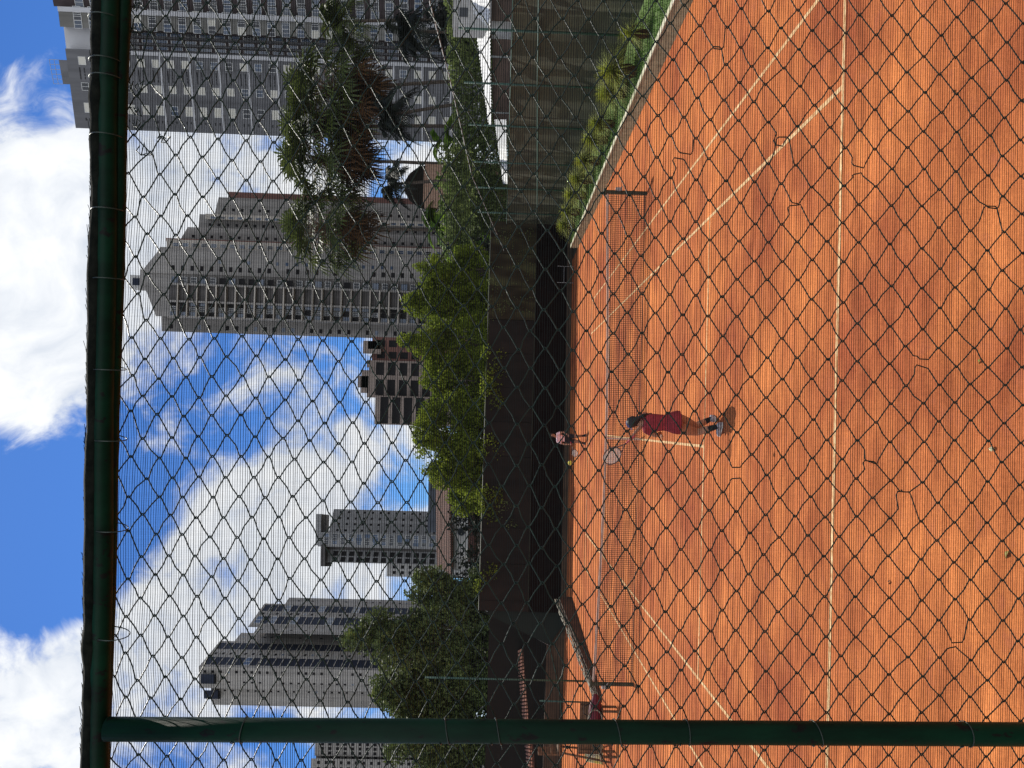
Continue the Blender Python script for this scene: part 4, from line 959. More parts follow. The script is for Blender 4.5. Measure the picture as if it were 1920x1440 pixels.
# ------------------------------------------------------------------ clubhouse
def clubhouse():
    yy = 42.0
    c = thing('clubhouse', 'low white clubhouse with clay tile roof and round window behind the wall', 'building', (A(900, 1000, yy).x, yy, 0))
    L_, R_ = A(850, 1068, yy), A(850, 900, yy)
    obj('wall', MB().prism([(L_.x, yy), (R_.x, yy), (R_.x, yy+5), (L_.x, yy+5)], 0, A(848, 1000, yy).z), 'cream', c)
    e = A(847, 1078, yy-.6); rr = A(821, 1062, yy+2.5); r1 = A(819, 900, yy+2.5); e1 = A(845, 895, yy-.6)
    m_ = MB(); n = 40
    for i in range(n):
        a, b = lerp(e, e1, (i+.5)/n), lerp(rr, r1, (i+.5)/n); m_.tube([a, lerp(a, b, .5)+V((0, 0, -.03)), b], .12, 6)
    m_.quad(e, e1, r1, rr)
    obj('roof', m_, 'tile', c, smooth=False)
    ro = A(865, 997, yy); rd = MB(); rd.rings([(V((ro.x, yy-.02, ro.z)), V((.26, 0, 0)), V((0, 0, .26))), (V((ro.x, yy-.07, ro.z)), V((.26, 0, 0)), V((0, 0, .26)))], 20)
    w = obj('round_window', rd, 'glassdk', c)
    fr_ = [V((ro.x+.28*math.cos(a), yy-.05, ro.z+.28*math.sin(a))) for a in [i/24*2*math.pi for i in range(25)]]; obj('frame', MB().tube(fr_, .035, 6), 'slate', w)
    s_ = A(876, 988, yy); obj('wall_lamp', MB().box((s_.x, yy-.06, s_.z), (.2, .12, .2)), 'slate', c)
    e = A(890, 1060, yy-1.5); e1 = A(890, 950, yy-1.5)
    m_ = MB()
    for i in range(24):
        a = lerp(e, e1, (i+.5)/24); m_.tube([a, a+V((0, 1.5, .5))], .1, 6)
    obj('lower_eave', m_, 'tile', c)
    z0 = A(906, 1000, yy-1.2).z; z1 = A(893, 1000, yy-1.2).z
    obj('veranda_wall', MB().prism([(e.x, yy-1.2), (e1.x, yy-1.2), (e1.x, yy-1.0), (e.x, yy-1.0)], 0, z1), 'brownwall', c)
    q = A(818, 950, 60); q0, q1 = A(806, 905, 60), A(806, 998, 60)
    t = thing('slate_block', 'plain slate grey flat roofed block behind the clubhouse roof', 'building', (q.x, 60, 0))
    obj('wall', MB().prism([(q1.x, 60), (q0.x+2, 60), (q0.x+2, 66), (q1.x, 66)], 0, q1.z), 'slate', t)
    obj('parapet', MB().prism([(q1.x-.1, 59.9), (q0.x+2, 59.9), (q0.x+2, 60.3), (q1.x-.1, 60.3)], q1.z, q1.z+.25), 'slate', t)
clubhouse()

# ------------------------------------------------------------------ towers
WM = {}
def win_mesh(kind):
    if kind in WM: return WM[kind]
    v, f, mi = [], [], []
    def bx(x0, x1, y0, y1, z0, z1, m_):
        n = len(v)
        for x, y, z in ((x0, y0, z0), (x1, y0, z0), (x1, y1, z0), (x0, y1, z0), (x0, y0, z1), (x1, y0, z1), (x1, y1, z1), (x0, y1, z1)): v.append((x, y, z))
        for q in ((3, 2, 1, 0), (4, 5, 6, 7), (0, 1, 5, 4), (1, 2, 6, 5), (2, 3, 7, 6), (3, 0, 4, 7)): f.append(tuple(n+i for i in q)); mi.append(m_)
    mats = {'framed': ('glass', 'frame'), 'dark': ('glassdk', 'frame'), 'shutter': ('shutter', 'frame'), 'vent': ('vent', 'vent'), 'navy': ('glassnavy', 't4'), 'lite': ('glass', 't2slab'), 'plain': ('blackwin', 'blackwin')}[kind]
    bx(-.5, .5, -.06, .02, -.5, .5, 0)
    if kind in ('framed', 'dark', 'shutter'):
        for z in (-.5, .44): bx(-.5, .5, -.10, -.06, z, z+.06, 1)
        for x in (-.5, .45): bx(x, x+.05, -.10, -.06, -.44, .44, 1)
        if kind != 'shutter': bx(-.02, .02, -.09, -.06, -.44, .44, 1)
    me = bpy.data.meshes.new('window_'+kind); me.from_pydata(v, [], f)
    for m_ in mats: me.materials.append(MT[m_])
    me.polygons.foreach_set('material_index', mi); me.update(); WM[kind] = me; return me
class Facade:
    """windows on a straight wall from plan point a (left) to b (right), seen from the court"""
    def __init__(s, root, a, b): s.root = root; s.a = V((a[0], a[1], 0)); s.b = V((b[0], b[1], 0)); s.d = (s.b-s.a).normalized(); s.L = (s.b-s.a).length; s.rz = math.atan2(s.d.y, s.d.x); s.items = []
    def win(s, u, z, w, h, kind, name='window'): s.items.append((u, z, w, h, kind, name))
def finish(root, facs, cap=96):
    allw = [(f, it) for f in facs for it in f.items]
    allw.sort(key=lambda q: -(q[1][2]*q[1][3]))
    for i, (f, (u, z, w, h, kind, name)) in enumerate(allw):
        p = f.a+f.d*u+V((0, 0, z))
        if i < cap:
            o = bpy.data.objects.new(name, win_mesh(kind)); COL.objects.link(o); o.parent = root; o.location = p-root.location; o.rotation_euler = (0, 0, f.rz); o.scale = (w, 1.0 if kind != 'vent' else .8, h)
    rest = allw[cap:]
    bykind = {}
    for f, it in rest: bykind.setdefault('x', []).append((f, it))
    for k, lst in bykind.items():
        v, fa, mi, mats = [], [], [], []
        for f, (u, z, w, h, kind, name) in lst:
            me = win_mesh(kind); n = len(v); R_ = Matrix.Rotation(f.rz, 3, 'Z'); p = f.a+f.d*u+V((0, 0, z))-root.location
            for q in me.vertices: v.append(tuple(R_ @ V((q.co.x*w, q.co.y, q.co.z*h))+p))
            for q in me.polygons:
                m_ = me.materials[q.material_index]
                if m_ not in mats: mats.append(m_)
                fa.append(tuple(n+i for i in q.vertices)); mi.append(mats.index(m_))
        me = bpy.data.meshes.new('small_windows'); me.from_pydata(v, [], fa)
        for m_ in mats: me.materials.append(m_)
        me.polygons.foreach_set('material_index', mi); me.update()
        o = bpy.data.objects.new('small_windows', me); COL.objects.link(o); o.parent = root; o['kind'] = 'stuff'
def plan(a, b, depth):      # outline of a block from front-left a to front-right b, going back
    a, b = V((a[0], a[1], 0)), V((b[0], b[1], 0)); n = ((a+b)/2-V((CAM.x, CAM.y, 0))).normalized()
    return [tuple(a[:2]), tuple(b[:2]), tuple((b+n*depth)[:2]), tuple((a+n*depth)[:2])]

def tower1():
    y0 = 145.0; L_ = A(142, 240, y0); K = A(117, 90.5, y0-5.0); K2 = A(111, 50, y0-6.2); K3 = A(107, 12, y0-7.3); E = A(100, -90, y0-10.5)
    root = thing('apartment_tower', 'big grey apartment tower at right with brown recess and white bands', 'building', (K.x, K.y, 0))
    H = L_.z
    obj('left_wing', MB().prism(plan(L_, K, 30), 0, H), 't1grey', root)
    def far(p, d): q = V((p.x-CAM.x, p.y-CAM.y, 0)); e = q.normalized()*d; return V((p.x+e.x, p.y+e.y, p.z))
    ra, rb = far(K, 3.0), far(K2, 3.0)
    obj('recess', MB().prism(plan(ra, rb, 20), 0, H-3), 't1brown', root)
    obj('right_wing', MB().prism(plan(K2, K3, 30), 0, H+.5), 't1warm', root)
    obj('end_wing', MB().prism(plan(far(K3, 1.5), E, 28), 0, H+2), 't1brown', root)
    obj('white_crown', MB().prism(plan(far(K, 2.0), far(K2, 2.0), 6), H-7.5, H+.8), 't1light', root)
    fl = 2.95; nfl = int(H/fl)
    # penthouse
    pa, pb = A(127, 158, y0+6), A(110, 112, y0+4)
    ph = obj('penthouse', MB().prism(plan(pa, pb, 10), H-1, pb.z), 't1grey', root)
    rl = MB()
    for k in range(6):
        q = lerp(pa, pb, k/5); rl.tube([V((q.x, q.y, pb.z)), V((q.x, q.y, pb.z+2.0))], .05, 4)
    for dz in (1.0, 2.0): rl.tube([V((pa.x, pa.y, pb.z+dz)), V((pb.x, pb.y, pb.z+dz))], .05, 4)
    obj('roof_railing', rl, 'steel', ph)
    f1 = Facade(root, L_, K); W1 = f1.L
    U = lambda y: W1*(240-y)/(240-90.5)
    bands = MB()
    for i in range(nfl):
        z = H-2.9-i*fl
        if z < 6: break
        for yy, w, k1, k2 in ((112, 1.55, 'shutter', 'shutter'), (160, 1.5, 'shutter', 'framed'), (200, 1.9, 'shutter', 'shutter')):
            r = random.random(); f1.win(U(yy), z-.2, w, 1.5, k1 if r < .62 else ('dark' if r < .85 else 'framed'))
        if i % 1 == 0:
            for yy in (127, 132, 138, 144, 222):
                f1.win(U(yy), z+.5, .55, .22, 'vent', 'vent'); f1.win(U(yy), z-.4, .45, .18, 'vent', 'vent')
        if i % 2 == 0 and i > 8-3:
            zz = z+1.6; d = f1.d; n = V((d.y, -d.x, 0))
            p0, p1 = f1.a+d*0.2+n*.12, f1.a+d*(W1+.05)+n*.12
            bands.quad((p0.x, p0.y, zz), (p1.x, p1.y, zz), (p1.x, p1.y, zz+.38), (p0.x, p0.y, zz+.38))
    obj('floor_bands', bands, 't1light', root)
    d = f1.d; n = V((d.y, -d.x, 0)); p0, p1 = f1.a+d*(W1-.7)+n*.16, f1.a+d*(W1+.0)+n*.16
    obj('corner_strip', MB().quad((p0.x, p0.y, 4), (p1.x, p1.y, 4), (p1.x, p1.y, H-13), (p0.x, p0.y, H-13)), 't1light', root)
    f2 = Facade(root, ra, rb)
    for i in range(nfl):
        z = H-9.5-i*fl
        if z < 5: break
        for t in (.18, .5, .82): 
            f2.win(f2.L*t, z, f2.L*.14, 2.3, 'framed' if random.random() < .75 else 'dark')
    for k in (.0, .33, .66): 
        q = lerp(ra, rb, k+.0); o_ = V((q.x, q.y-.15, 0)); obj('pier', MB().box((o_.x, o_.y, (H-8)/2), (.35, .35, H-8)), 't1grey', root)
    f3 = Facade(root, K2, K3)
    for i in range(nfl):
        z = H-3.2-i*fl
        if z < 5: break
        for t in (.15, .55, .85):
            r = random.random(); f3.win(f3.L*t, z, 1.5, 1.6, 'framed' if r < .45 else ('dark' if r < .8 else 'shutter'))
    d = f3.d; n = V((d.y, -d.x, 0)); q0 = f3.a+d*(f3.L-.9)+n*.15; q1 = f3.a+d*(f3.L)+n*.15
    obj('corner_strip', MB().quad((q0.x, q0.y, 4), (q1.x, q1.y, 4), (q1.x, q1.y, H+.5), (q0.x, q0.y, H+.5)), 't1light', root)
    f4 = Facade(root, far(K3, 1.5), E)
    for i in range(nfl):
        z = H-3.2-i*fl
        for t in (.1, .25, .45, .65, .85): f4.win(f4.L*t, z, 1.8, 1.7, 'framed' if random.random() < .6 else 'dark')
    finish(root, [f1, f2, f3, f4])
    # low pale frontage between the palms
tower1()

def tower2():
    yc = 226.0; root = thing('stepped_tower', 'tall taupe stepped tower in the middle with balcony columns and chamfered top', 'building', (A(400, 540, yc).x, yc, 0))
    def px(y, dy=0): q = A(420, y, yc+dy); return (q.x, q.y)
    def zt(x, y, dy=0): return A(x, y, yc+dy).z
    H0 = zt(300, 600)
    def block(name, ya, yb, xtop, dy, depth, m_, topL=None, topR=None):
        a, b = px(ya, dy), px(yb, dy); pl = plan(a, b, depth)
        zl = zt(topL if topL else xtop, ya, dy); zr = zt(topR if topR else xtop, yb, dy)
        obj(name, MB().prism(pl, 0, [zl, zr, zr, zl]), m_, root); return a, b
    a0, b0 = block('left_wing', 625, 597, 303, 6, 22, 't2')
    block('crown_left', 597, 545, 290, 1, 24, 't2', 292, 272)
    block('crown_mid', 545, 508, 270, 1, 24, 't2')
    block('crown_right', 508, 470, 280, 1, 24, 't2', 270, 300)
    block('main_right', 516, 467, 290, 0, 26, 't2', 276, 300)
    block('glazed_strip', 467, 452, 312, 5, 24, 't2slab')
    block('rust_edge', 466, 450, 316, 8, 22, 'rust', 314, 310)
    block('second_wing', 452, 428, 342, 12, 24, 't2', 338, 352)
    block('third_wing', 430, 403, 373, 16, 24, 't2', 372, 374)
    block('blue_strip', 412, 402, 385, 14, 20, 't2slab')
    block('fourth_wing', 403, 370, 400, 22, 24, 't2', 402, 410)
    block('end_wing', 372, 359, 428, 28, 22, 'rust')
    fl = 2.95; facs = []
    # balcony zone
    f = Facade(root, px(597, -.4), px(517, -.4)); facs.append(f); Lf = f.L
    top = zt(318, 560); slabs = MB(); i = 0; z = top
    rec = MB(); d = f.d; n = V((d.y, -d.x, 0))
    while z > 8:
        p0, p1 = f.a+d*Lf*.0, f.a+d*Lf*1.0
        if i > 0: slabs.box((lerp(p0, p1, .38).x, lerp(p0, p1, .38).y-.5, z), (Lf*.76, 1.6, .42), f.rz)
        for t, w, k in ((.07, .10, 'lite'), (.19, .10, 'dark'), (.31, .09, 'lite'), (.87, .14, 'dark' if i % 3 else 'lite')):
            f.win(Lf*t, z-1.45, Lf*w, 1.9, k if random.random() < .7 else 'plain')
        for t in (.44, .53, .62, .71): f.win(Lf*t, z-1.4, Lf*.055, random.choice((1.5, 1.7, 1.7)), random.choice(('plain', 'plain', 'dark', 'lite', 'shutter')))
        z -= fl; i += 1
    pc = f.a+d*Lf*.55+n*.05; 
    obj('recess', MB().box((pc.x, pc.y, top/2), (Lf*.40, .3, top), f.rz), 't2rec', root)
    obj('balcony_slabs', slabs, 't2slab', root)
    for t in (.0, .36, .76):
        q = f.a+d*Lf*t; obj('pier', MB().box((q.x, q.y-.3, top/2), (.6, 1.2, top), f.rz), 't2', root)
    f = Facade(root, px(516, 0), px(467, 0)); facs.append(f); z = zt(300, 500)-4
    while z > 8:
        if random.random() < .8: f.win(f.L*.22, z, 1.5, 1.1, 'plain')
        if random.random() < .5: f.win(f.L*.5, z+.4, 1.0, .9, 'lite')
        z -= fl
    for (ya, yb, dy, x0, k) in ((467, 452, 5, 318, 'framed'), (412, 402, 14, 388, 'framed')):
        f = Facade(root, px(ya, dy), px(yb, dy)); facs.append(f); z = zt(x0, ya, dy)-2
        while z > 8: f.win(f.L*.35, z, f.L*.45, 1.9, k if random.random() < .6 else 'dark'); z -= fl
    f = Facade(root, px(625, 6), px(597, 6)); facs.append(f); z = zt(303, 610, 6)-3
    while z > 8:
        if random.random() < .7: f.win(f.L*.35, z, 1.4, 1.0, 'plain' if random.random() < .6 else 'lite')
        z -= fl
    for (ya, yb, dy, x0) in ((452, 428, 12, 345), (430, 403, 16, 376), (403, 370, 22, 404)):
        f = Facade(root, px(ya, dy), px(yb, dy)); facs.append(f); z = zt(x0, ya, dy)-3
        while z > 8: f.win(f.L*.3, z, .9, .9, 'plain'); z -= fl
    tk = A(255, 530, yc+8); 
    t = obj('roof_tank', MB().box((tk.x, yc+8, tk.z-1), (4.2, 4, 4.0)), 'cream', root); obj('hatch', MB().box((tk.x, yc+5.9, tk.z-1), (2.2, .3, 2.2)), 'glassnavy', t)
    obj('plinth', MB().prism(plan((A(268, 545, yc+4).x, yc+4), (A(268, 505, yc+4).x, yc+4), 12), zt(290, 530), zt(262, 525, 4)), 't2', root)
    finish(root, facs)
tower2()

def tower3():
    yc = 275.0; root = thing('slab_tower', 'slim grey tower above the clubhouse roof with dark vertical recess', 'building', (A(700, 1005, yc).x, yc, 0))
    px = lambda y, dy=0: (A(650, y, yc+dy).x, yc+dy); zt = lambda x, y, dy=0: A(x, y, yc+dy).z
    facs = []; fl = 3.0
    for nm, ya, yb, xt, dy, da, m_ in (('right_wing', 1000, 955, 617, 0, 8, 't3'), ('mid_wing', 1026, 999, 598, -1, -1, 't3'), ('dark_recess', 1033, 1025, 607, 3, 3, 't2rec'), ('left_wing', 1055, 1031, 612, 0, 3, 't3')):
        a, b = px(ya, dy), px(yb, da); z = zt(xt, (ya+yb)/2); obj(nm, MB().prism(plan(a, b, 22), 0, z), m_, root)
        if nm == 'dark_recess': continue
        f = Facade(root, a, b); facs.append(f); zz = z-3
        while zz > 12:
            if nm == 'right_wing':
                for t in (.12, .38, .62, .88): f.win(f.L*t, zz, .95, .9, 'plain')
            elif nm == 'mid_wing':
                for t in (.3, .55, .8): f.win(f.L*t, zz, 1.3, 1.9, random.choice(['dark', 'framed', 'lite']))
            else:
                for t in (.25, .7): f.win(f.L*t, zz, f.L*.36, 1.9, 'plain')
            zz -= fl
    ra, rb = px(1063, -2), px(1022, -2); zr = zt(612, 1040); obj('roof_slab', MB().prism(plan(ra, rb, 12), zr, zr+1.6), 't2rec', root)
    obj('roof_house', MB().prism(plan(px(1024, 2), px(965, 2), 14), zt(600, 990), zt(590, 990)), 't3', root)
    finish(root, facs, 90)
    an = thing('annex_block', 'short pale block against the left foot of the slim grey tower', 'building', (A(760, 1067, yc+10).x, yc+10, 0))
    a, b = px(1079, 10), px(1053, 10); z = zt(725, 1066, 10); obj('wall', MB().prism(plan(a, b, 18), 0, z), 'cream', an)
    f = Facade(an, a, b); zz = z-3
    while zz > 14:
        for t in (.3, .7): f.win(f.L*t, zz, 1.2, 1.2, 'plain')
        zz -= 3
    finish(an, [f], 40)
tower3()

def tower4():
    yc = 290.0; fl = 3.0
    root = thing('twin_tower', 'beige twin tower at left with dark blue glazed strips and stepped roof', 'building', (A(700, 1220, yc).x, yc, 0))
    px = lambda y, dy=0: (A(480, y, yc+dy).x, yc+dy); zt = lambda x, y, dy=0: A(x, y, yc+dy).z
    facs = []
    def seg(y, ya, da, yb, db):      # point of the wall line between photo columns ya (depth da) and yb (depth db)
        A0, B0 = V((*px(ya, da), 0)), V((*px(yb, db), 0)); r_ = ray(480, y); o = CAM
        d = B0-A0; den = r_.x*d.y-r_.y*d.x; t = ((A0.x-o.x)*d.y-(A0.y-o.y)*d.x)/den; return (o.x+r_.x*t, o.y+r_.y*t)
    def blk(nm, a, b, z, m_='t4', depth=20):
        obj(nm, MB().prism(plan(a, b, depth), 0, z), m_, root); f = Facade(root, a, b); facs.append(f); return f
    def strip(f, z, t, w, h=2.78, k='navy', skip=0.0):
        z -= 2.4
        while z > 22:
            if random.random() >= skip: f.win(f.L*t, z, f.L*w, h, k if random.random() > .12 else 'framed')
            z -= fl
    zL = zt(368, 1256); zR = zt(457, 1187, 16)
    L1 = (1258, 0, 1187, 34); R1 = (1187, 16, 1120, 50)
    f = blk('right_wing', seg(1176, *R1), seg(1131, *R1), zR); strip(f, zR, .80, .26); strip(f, zR, .30, .30); strip(f, zR, .56, .07, 1.0, 'plain', .3)
    f = blk('right_corner', seg(1187, *R1), seg(1176, *R1), zR-4); strip(f, zR-4, .6, .12, 1.0, 'plain', .4)
    f = blk('right_end', seg(1131, *R1), seg(1119, *R1), zR-9); strip(f, zR-9, .5, .12, 1.0, 'plain', .4)
    f = blk('left_wing', seg(1252, *L1), seg(1203, *L1), zL); strip(f, zL, .80, .24); strip(f, zL, .22, .28); strip(f, zL, .5, .07, 1.0, 'plain', .2)
    f = blk('left_corner', seg(1203, *L1), seg(1187, *L1), zL-6); strip(f, zL-6, .5, .10, 1.0, 'plain', .4)
    f = blk('front_wing', px(1292, 2), px(1252, 0), zt(372, 1260)); strip(f, zt(372, 1260), .78, .12, 1.0, 'plain', .2); strip(f, zt(372, 1260), .3, .07, 1.0, 'plain', .3)
    f = blk('left_end', px(1323, 8), px(1292, 6), zt(397, 1305, 7)); strip(f, zt(397, 1305, 7), .88, .1, .9, 'plain', .1)
    for (ya, yb, dy, xa, xb) in ((1284, 1266, -1, 391, 376), (1312, 1296, 4, 398, 382)):
        a, b = px(ya, dy), px(yb, dy); obj('roof_house', MB().prism(plan(a, b, 6), zt(xa, ya, dy)-2, zt(xb, ya, dy)), 'glassnavy', root)
    sl_ = MB()
    for f in facs[:1]+facs[3:4]:
        z = (zR if f is facs[0] else zL)-.9; n = V((f.d.y, -f.d.x, 0)); p0, p1 = f.a+n*.25, f.b+n*.25
        while z > 22: sl_.quad((p0.x, p0.y, z-.13), (p1.x, p1.y, z-.13), (p1.x, p1.y, z+.13), (p0.x, p0.y, z+.13)); z -= fl
    obj('floor_slabs', sl_, 't2slab', root)
    finish(root, facs)
    yc2 = 300.0
    t5 = thing('window_block', 'beige tower with rows of small windows at lower left beyond green pole', 'building', (A(700, 1420, yc2).x, yc2, 0))
    p = lambda y, dy=0: (A(650, y, yc2+dy).x, yc2+dy); z = A(582, 1410, yc2).z
    fs = []
    for nm, ya, yb, dy, xt in (('right_wing', 1418, 1390, 0, 590), ('recess', 1424, 1417, 3, 592), ('left_wing', 1460, 1423, -2, 582)):
        a, b = p(ya, dy), p(yb, dy); z = A(xt, ya, yc2+dy).z; obj(nm, MB().prism(plan(a, b, 20), 0, z), 't4' if nm != 'recess' else 't2', t5)
        f = Facade(t5, a, b); fs.append(f); zz = z-3
        while zz > 20:
            for t in ((.2, .5, .8) if nm != 'recess' else (.5,)): f.win(f.L*t, zz, 1.2, 1.2, 'plain')
            zz -= 3
    finish(t5, fs, 80)
tower4()

def lowblock():
    yc = 150.0; root = thing('tan_building', 'tan low apartment block with tall dark windows above light green trees', 'building', (A(760, 720, yc).x, yc, 0))
    p = lambda y, dy=0: (A(720, y, yc+dy).x, yc+dy); zt = lambda x, y, dy=0: A(x, y, yc+dy).z
    facs = []
    for nm, ya, yb, xt, dy, m_ in (('left_wing', 796, 742, 702, 0, 'low'), ('centre', 746, 676, 690, 3, 'low'), ('right_wing', 680, 632, 697, 6, 'rust')):
        a, b = p(ya, dy), p(yb, dy); z = zt(xt, ya, dy); obj(nm, MB().prism(plan(a, b, 14), 0, z), m_, root); f = Facade(root, a, b); facs.append(f); zz = z-2.0
        while zz > 8:
            if nm == 'left_wing':
                f.win(f.L*.5, zz, f.L*.92, 1.75, 'plain')
            elif nm == 'centre':
                f.win(f.L*.28, zz-.4, f.L*.42, 1.75, 'plain'); f.win(f.L*.78, zz-.4, f.L*.34, 1.75, 'plain')
            else: f.win(f.L*.3, zz, f.L*.26, 1.8, 'plain'); f.win(f.L*.75, zz, f.L*.26, 1.8, 'plain')
            zz -= 2.55
    for (ya, yb, xa, xb) in ((746, 728, 702, 688), (738, 695, 692, 678), (728, 706, 680, 671), (690, 676, 695, 688), (664, 640, 700, 681), (655, 640, 700, 690)):
        a, b = p(ya, 5), p(yb, 5); obj('roof_house', MB().prism(plan(a, b, 6), zt(xa+14, ya, 5), zt(xb, yb, 5)), 'low', root)
    finish(root, facs, 90)
lowblock()

# ------------------------------------------------------------------ near fence: pole, rails, chain link, shade cloth
PXM = (-18.7-CAM.y)/FOC
def FP(x, y, off=0.0): return A(x, y, -18.7+off)
fence = thing('chain_link_fence', 'near chain link fence with dark green pole and pipe rail', 'fence', (-0.42, -18.7, 0))
pt, pb = FP(196, 1367, -.045), FP(1920, 1377, -.045); dirp = (pb-pt)/(pt.z-pb.z)
foot = pt+dirp*(pt.z-1.9)
pole = MB().tube([foot, lerp(foot, pt, .3), lerp(foot, pt, .7), pt+V((0, 0, -.005))], .0245, 20); obj('pole', pole, 'pipe', fence, smooth=True)
def rail(xa, xb, off, r, name):
    p0, p1 = FP(xb, 1367, off), FP(xa, 0, off); d = p1-p0; q0, q1 = p0-d*.55, p1+d*.6
    pts_ = [lerp(q0, q1, i/24)+V((0, 0, .0015*math.sin(i*1.3))) for i in range(25)]
    obj(name, MB().tube(pts_, r, 16), 'pipe', fence, smooth=True); return q0, q1
r0, r1 = rail(206, 187, -.03, .0200, 'top_rail')
rail(232, 195, -.012, .0150, 'lower_rail')
# lumpy hem of the shade cloth rolled over the rail
hemv = MB(); pts_ = []; rads = []
for i in range(161):
    t = i/160; p = lerp(r0, r1, t); nz_ = mnoise.noise(V((t*16, 1, 0))); n2 = mnoise.noise(V((t*60, 5, 0)))
    pts_.append(p+V((0, .006, .017+.006*nz_))); rads.append(.021+.005*nz_+.004*n2)
hemv.tube(pts_, rads, 10, squash=1.2)
for i in range(1500):
    t = random.random(); p = lerp(r0, r1, t)+V((0, .005, .038+.006*mnoise.noise(V((t*16, 1, 0))))); d = (r1-r0).normalized()*random.uniform(.01, .05)+V((0, 0, random.gauss(0, .003)))
    w = V((0, 0, .0006)); hemv.quad(p-w, p+d-w, p+d+w, p+w)
cloth = thing('shade_cloth', 'fine dark shade cloth stretched behind the near chain link wires', 'shade cloth', (.4, -18.68, 0))
obj('hem', hemv, 'hem', cloth, smooth=True)
def cl_wave(x, z): return .0022*math.sin(x*3.1+z*1.7)+.0015*mnoise.noise(V((x*2.5, z*2.5, 0)))
th = MB(); pitch = .00512; z = 4.53; k = 0; x0c, x1c = -1.15, 2.1; NS = 40
slope = (r1.z-r0.z)/(r1.x-r0.x)
while z > 1.95:
    w = .00056*random.uniform(.75, 1.3); ph = random.uniform(0, 100); prev = None
    for i in range(NS+1):
        x = x0c+(x1c-x0c)*i/NS
        sl = slope*max(0, (z-2.0)/2.5)*.9
        zz = z+sl*(x-.4)+cl_wave(x, z)+.0009*mnoise.noise(V((x*5, ph, 0)))+.0006*mnoise.noise(V((x*22, ph, 4)))
        zz += .012*max(0, (z-4.25)/.28)*mnoise.noise(V((x*7, 3, 0)))
        a, b = (x, -18.678, zz-w), (x, -18.678, zz+w)
        if prev: th.quad(prev[0], a, b, prev[1])
        prev = (a, b)
    z -= pitch*random.uniform(.88, 1.12); k += 1
obj('warp_threads', th, 'thread', cloth)
wf = MB(); x = x0c
while x < x1c:
    w = .00011; wf.quad((x-w, -18.6775, 1.95), (x+w, -18.6775, 1.95), (x+w, -18.6775, 4.5), (x-w, -18.6775, 4.5)); x += .0022*random.uniform(.7, 1.3)
obj('weft_threads', wf, 'thread', cloth)

# chain link
hx = 37.0*PXM
rowsY = [560-26*13]
while rowsY[-1] < 2500:
    y_ = rowsY[-1]; step = 25.8 if y_ < 1300 else min(30.5, 25.8+(y_-1300)/350*4.7); rowsY.append(y_+step)
anchor = FP(560, 675)
cols = range(-34, 40)
spots = [(1330, 85), (1385, 110), (1440, 215), (1465, 265), (1285, 300), (1585, 292), (1608, 310), (1490, 390), (1605, 470), (1702, 478), (1712, 190), (1850, 400), (1735, 690), (1050, 880), (1115, 905), (1345, 895),
         (1375, 890), (1390, 935), (1640, 850), (1690, 880), (1700, 925), (1655, 945), (1790, 1200), (925, 965), (560, 500), (270, 250), (262, 310), (1318, 925), (1545, 470), (300, 290)]
SP = [FP(*s) for s in spots]
def npos(c, j):
    ry = rowsY[j]; base = FP(ry, 675, 0); rr = random.Random(c*733+j*131)
    x = anchor.x + c*hx; z = base.z
    dx = .0095*mnoise.noise(V((c*.19, j*.15, 2)))+rr.gauss(0, .0015); dz = .0095*mnoise.noise(V((c*.17, j*.2, 9)))+rr.gauss(0, .0015)
    dx += -.028*max(0, ry-900)/1000*.35
    topf = max(0, 1-abs(ry-250)/70)*(.4+.6*max(0, x)/1.2)
    dx += topf*rr.gauss(0, .010); dz += topf*rr.gauss(0, .007)+ slope*(x-.4)*.8
    y = .004*mnoise.noise(V((c*.3, j*.3, 20)))
    return V((x+dx, -18.7+y, z+dz))
NC = {}
def node(c, j):
    if (c, j) not in NC: NC[(c, j)] = npos(c, j)
    return NC[(c, j)]
ch = MB()
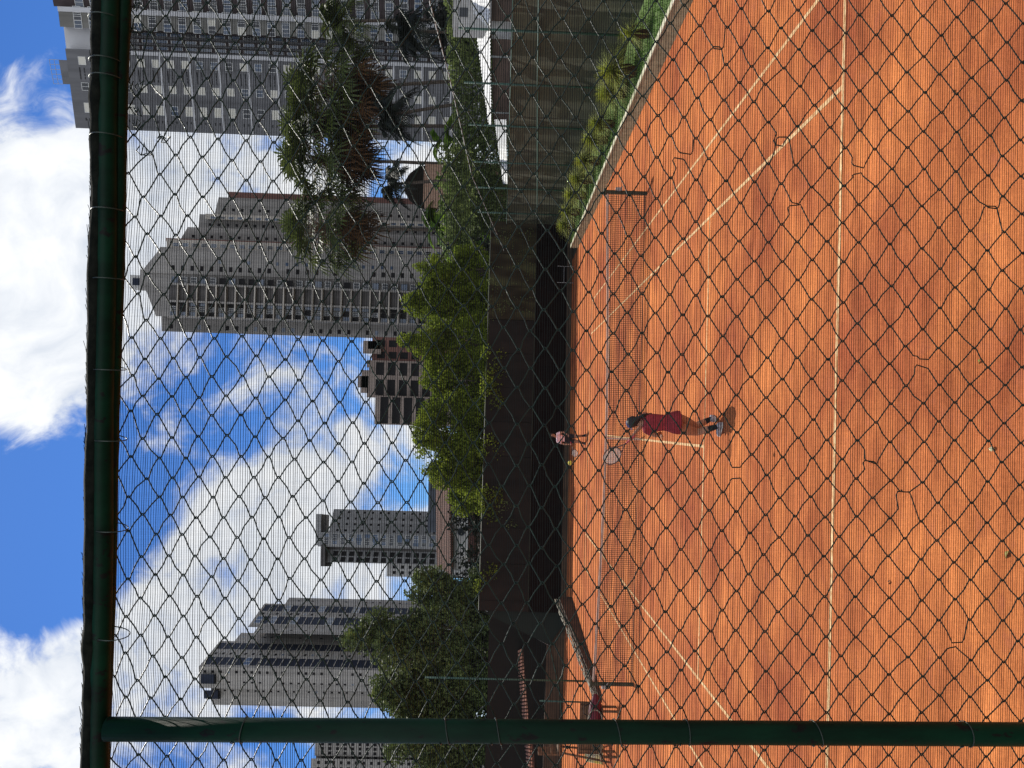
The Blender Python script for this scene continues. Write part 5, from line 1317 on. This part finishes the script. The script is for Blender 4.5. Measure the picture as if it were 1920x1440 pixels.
for k in cols:
    path = []
    for j in range(len(rowsY)):
        left = ((k+j) % 2 == 0); c = k if left else k+1; p = node(c, j).copy()
        if p.z > 4.50+slope*(p.x-.4) or p.z < 1.9: 
            continue
        hk = -.0022 if left else .0022
        dmg = None
        for s in SP:
            dd = (V((p.x, 0, p.z))-V((s.x, 0, s.z))).length
            if dd < .0155: dmg = dd; break
        rr = random.Random(k*9176+j*37+(1 if left else 0))
        if dmg is not None:
            sg = 1 if left else -1; push = rr.uniform(-.016, .020); dz = rr.uniform(-.010, .010); hl = rr.uniform(.006, .013)
            pc = p+V((-sg*push, -.003 if left else .003, dz))
            path += [pc+V((sg*.006, 0, hl+.004)), pc+V((rr.gauss(0, .002), 0, hl)), pc+V((rr.gauss(0, .002), 0, -hl)), pc+V((sg*.006, 0, -hl-.004))]
            continue
        dy = -.0016 if left else .0016; sg = 1 if left else -1
        nx = hx
        e = .0050
        path += [p+V((sg*e*1.25+hk, dy*.2, e)), p+V((hk, dy, .0011)), p+V((hk, -dy, -.0011)), p+V((sg*e*1.25+hk, -dy*.2, -e))]
        if j < len(rowsY)-1:
            q = node(k+1 if left else k, j+1); mpt = lerp(p, q, .5)+V((rr.gauss(0, .0013)+sg*.0006, 0, rr.gauss(0, .0013))); path.append(mpt)
    if len(path) > 3: ch.tube(path, .0015, 5)
obj('wire_mesh', ch, 'wire', fence, smooth=True)
# tie wires on the pole and on the rail
def ring_tie(c, ax, r, tilt, tail, m_='tie'):
    ax = V(ax).normalized(); a = ax.orthogonal().normalized(); b = ax.cross(a); pts_ = []
    for i in range(30): t = i/29*2*math.pi*1.12; pts_.append(V(c)+a*r*math.cos(t)+b*r*math.sin(t)+ax*(tilt*math.sin(t+1)+.003*t))
    pts_ += [pts_[-1]+V(tail)*.5, pts_[-1]+V(tail)]
    obj('tie_wire', MB().tube(pts_, .0012, 5), m_, fence, smooth=True)
for x in (437, 812, 907, 1131, 1262, 1508, 1795):
    t = (x-196)/(1920-196); ring_tie(lerp(pt, pb, t), dirp, .0262, random.uniform(-.008, .008), (random.uniform(-.01, .02), -.008, random.uniform(-.02, .015)))
for y in (40, 120, 152, 262, 400, 530, 700, 832, 1000, 1200):
    p = FP(lerp(187, 206, y/1367), y, -.03); ring_tie(p+V((0, .004, -.008)), (r1-r0), .031, .004, (.01, -.006, -.02))
# little knots of twisted wire below the rail at the right
for (x, y) in ((250, 12), (252, 60), (250, 160), (247, 205), (252, 235), (262, 282), (300, 260)):
    c = FP(x, y, -.002); rr = random.Random(x*y+1); pts_ = [c+V((rr.gauss(0, .012)*.6+.006*math.cos(i*1.6), rr.gauss(0, .003), .008*math.sin(i*1.6)-.002*i)) for i in range(9)]
    obj('tie_wire', MB().tube(pts_, .0013, 5), 'wire', fence, smooth=True)
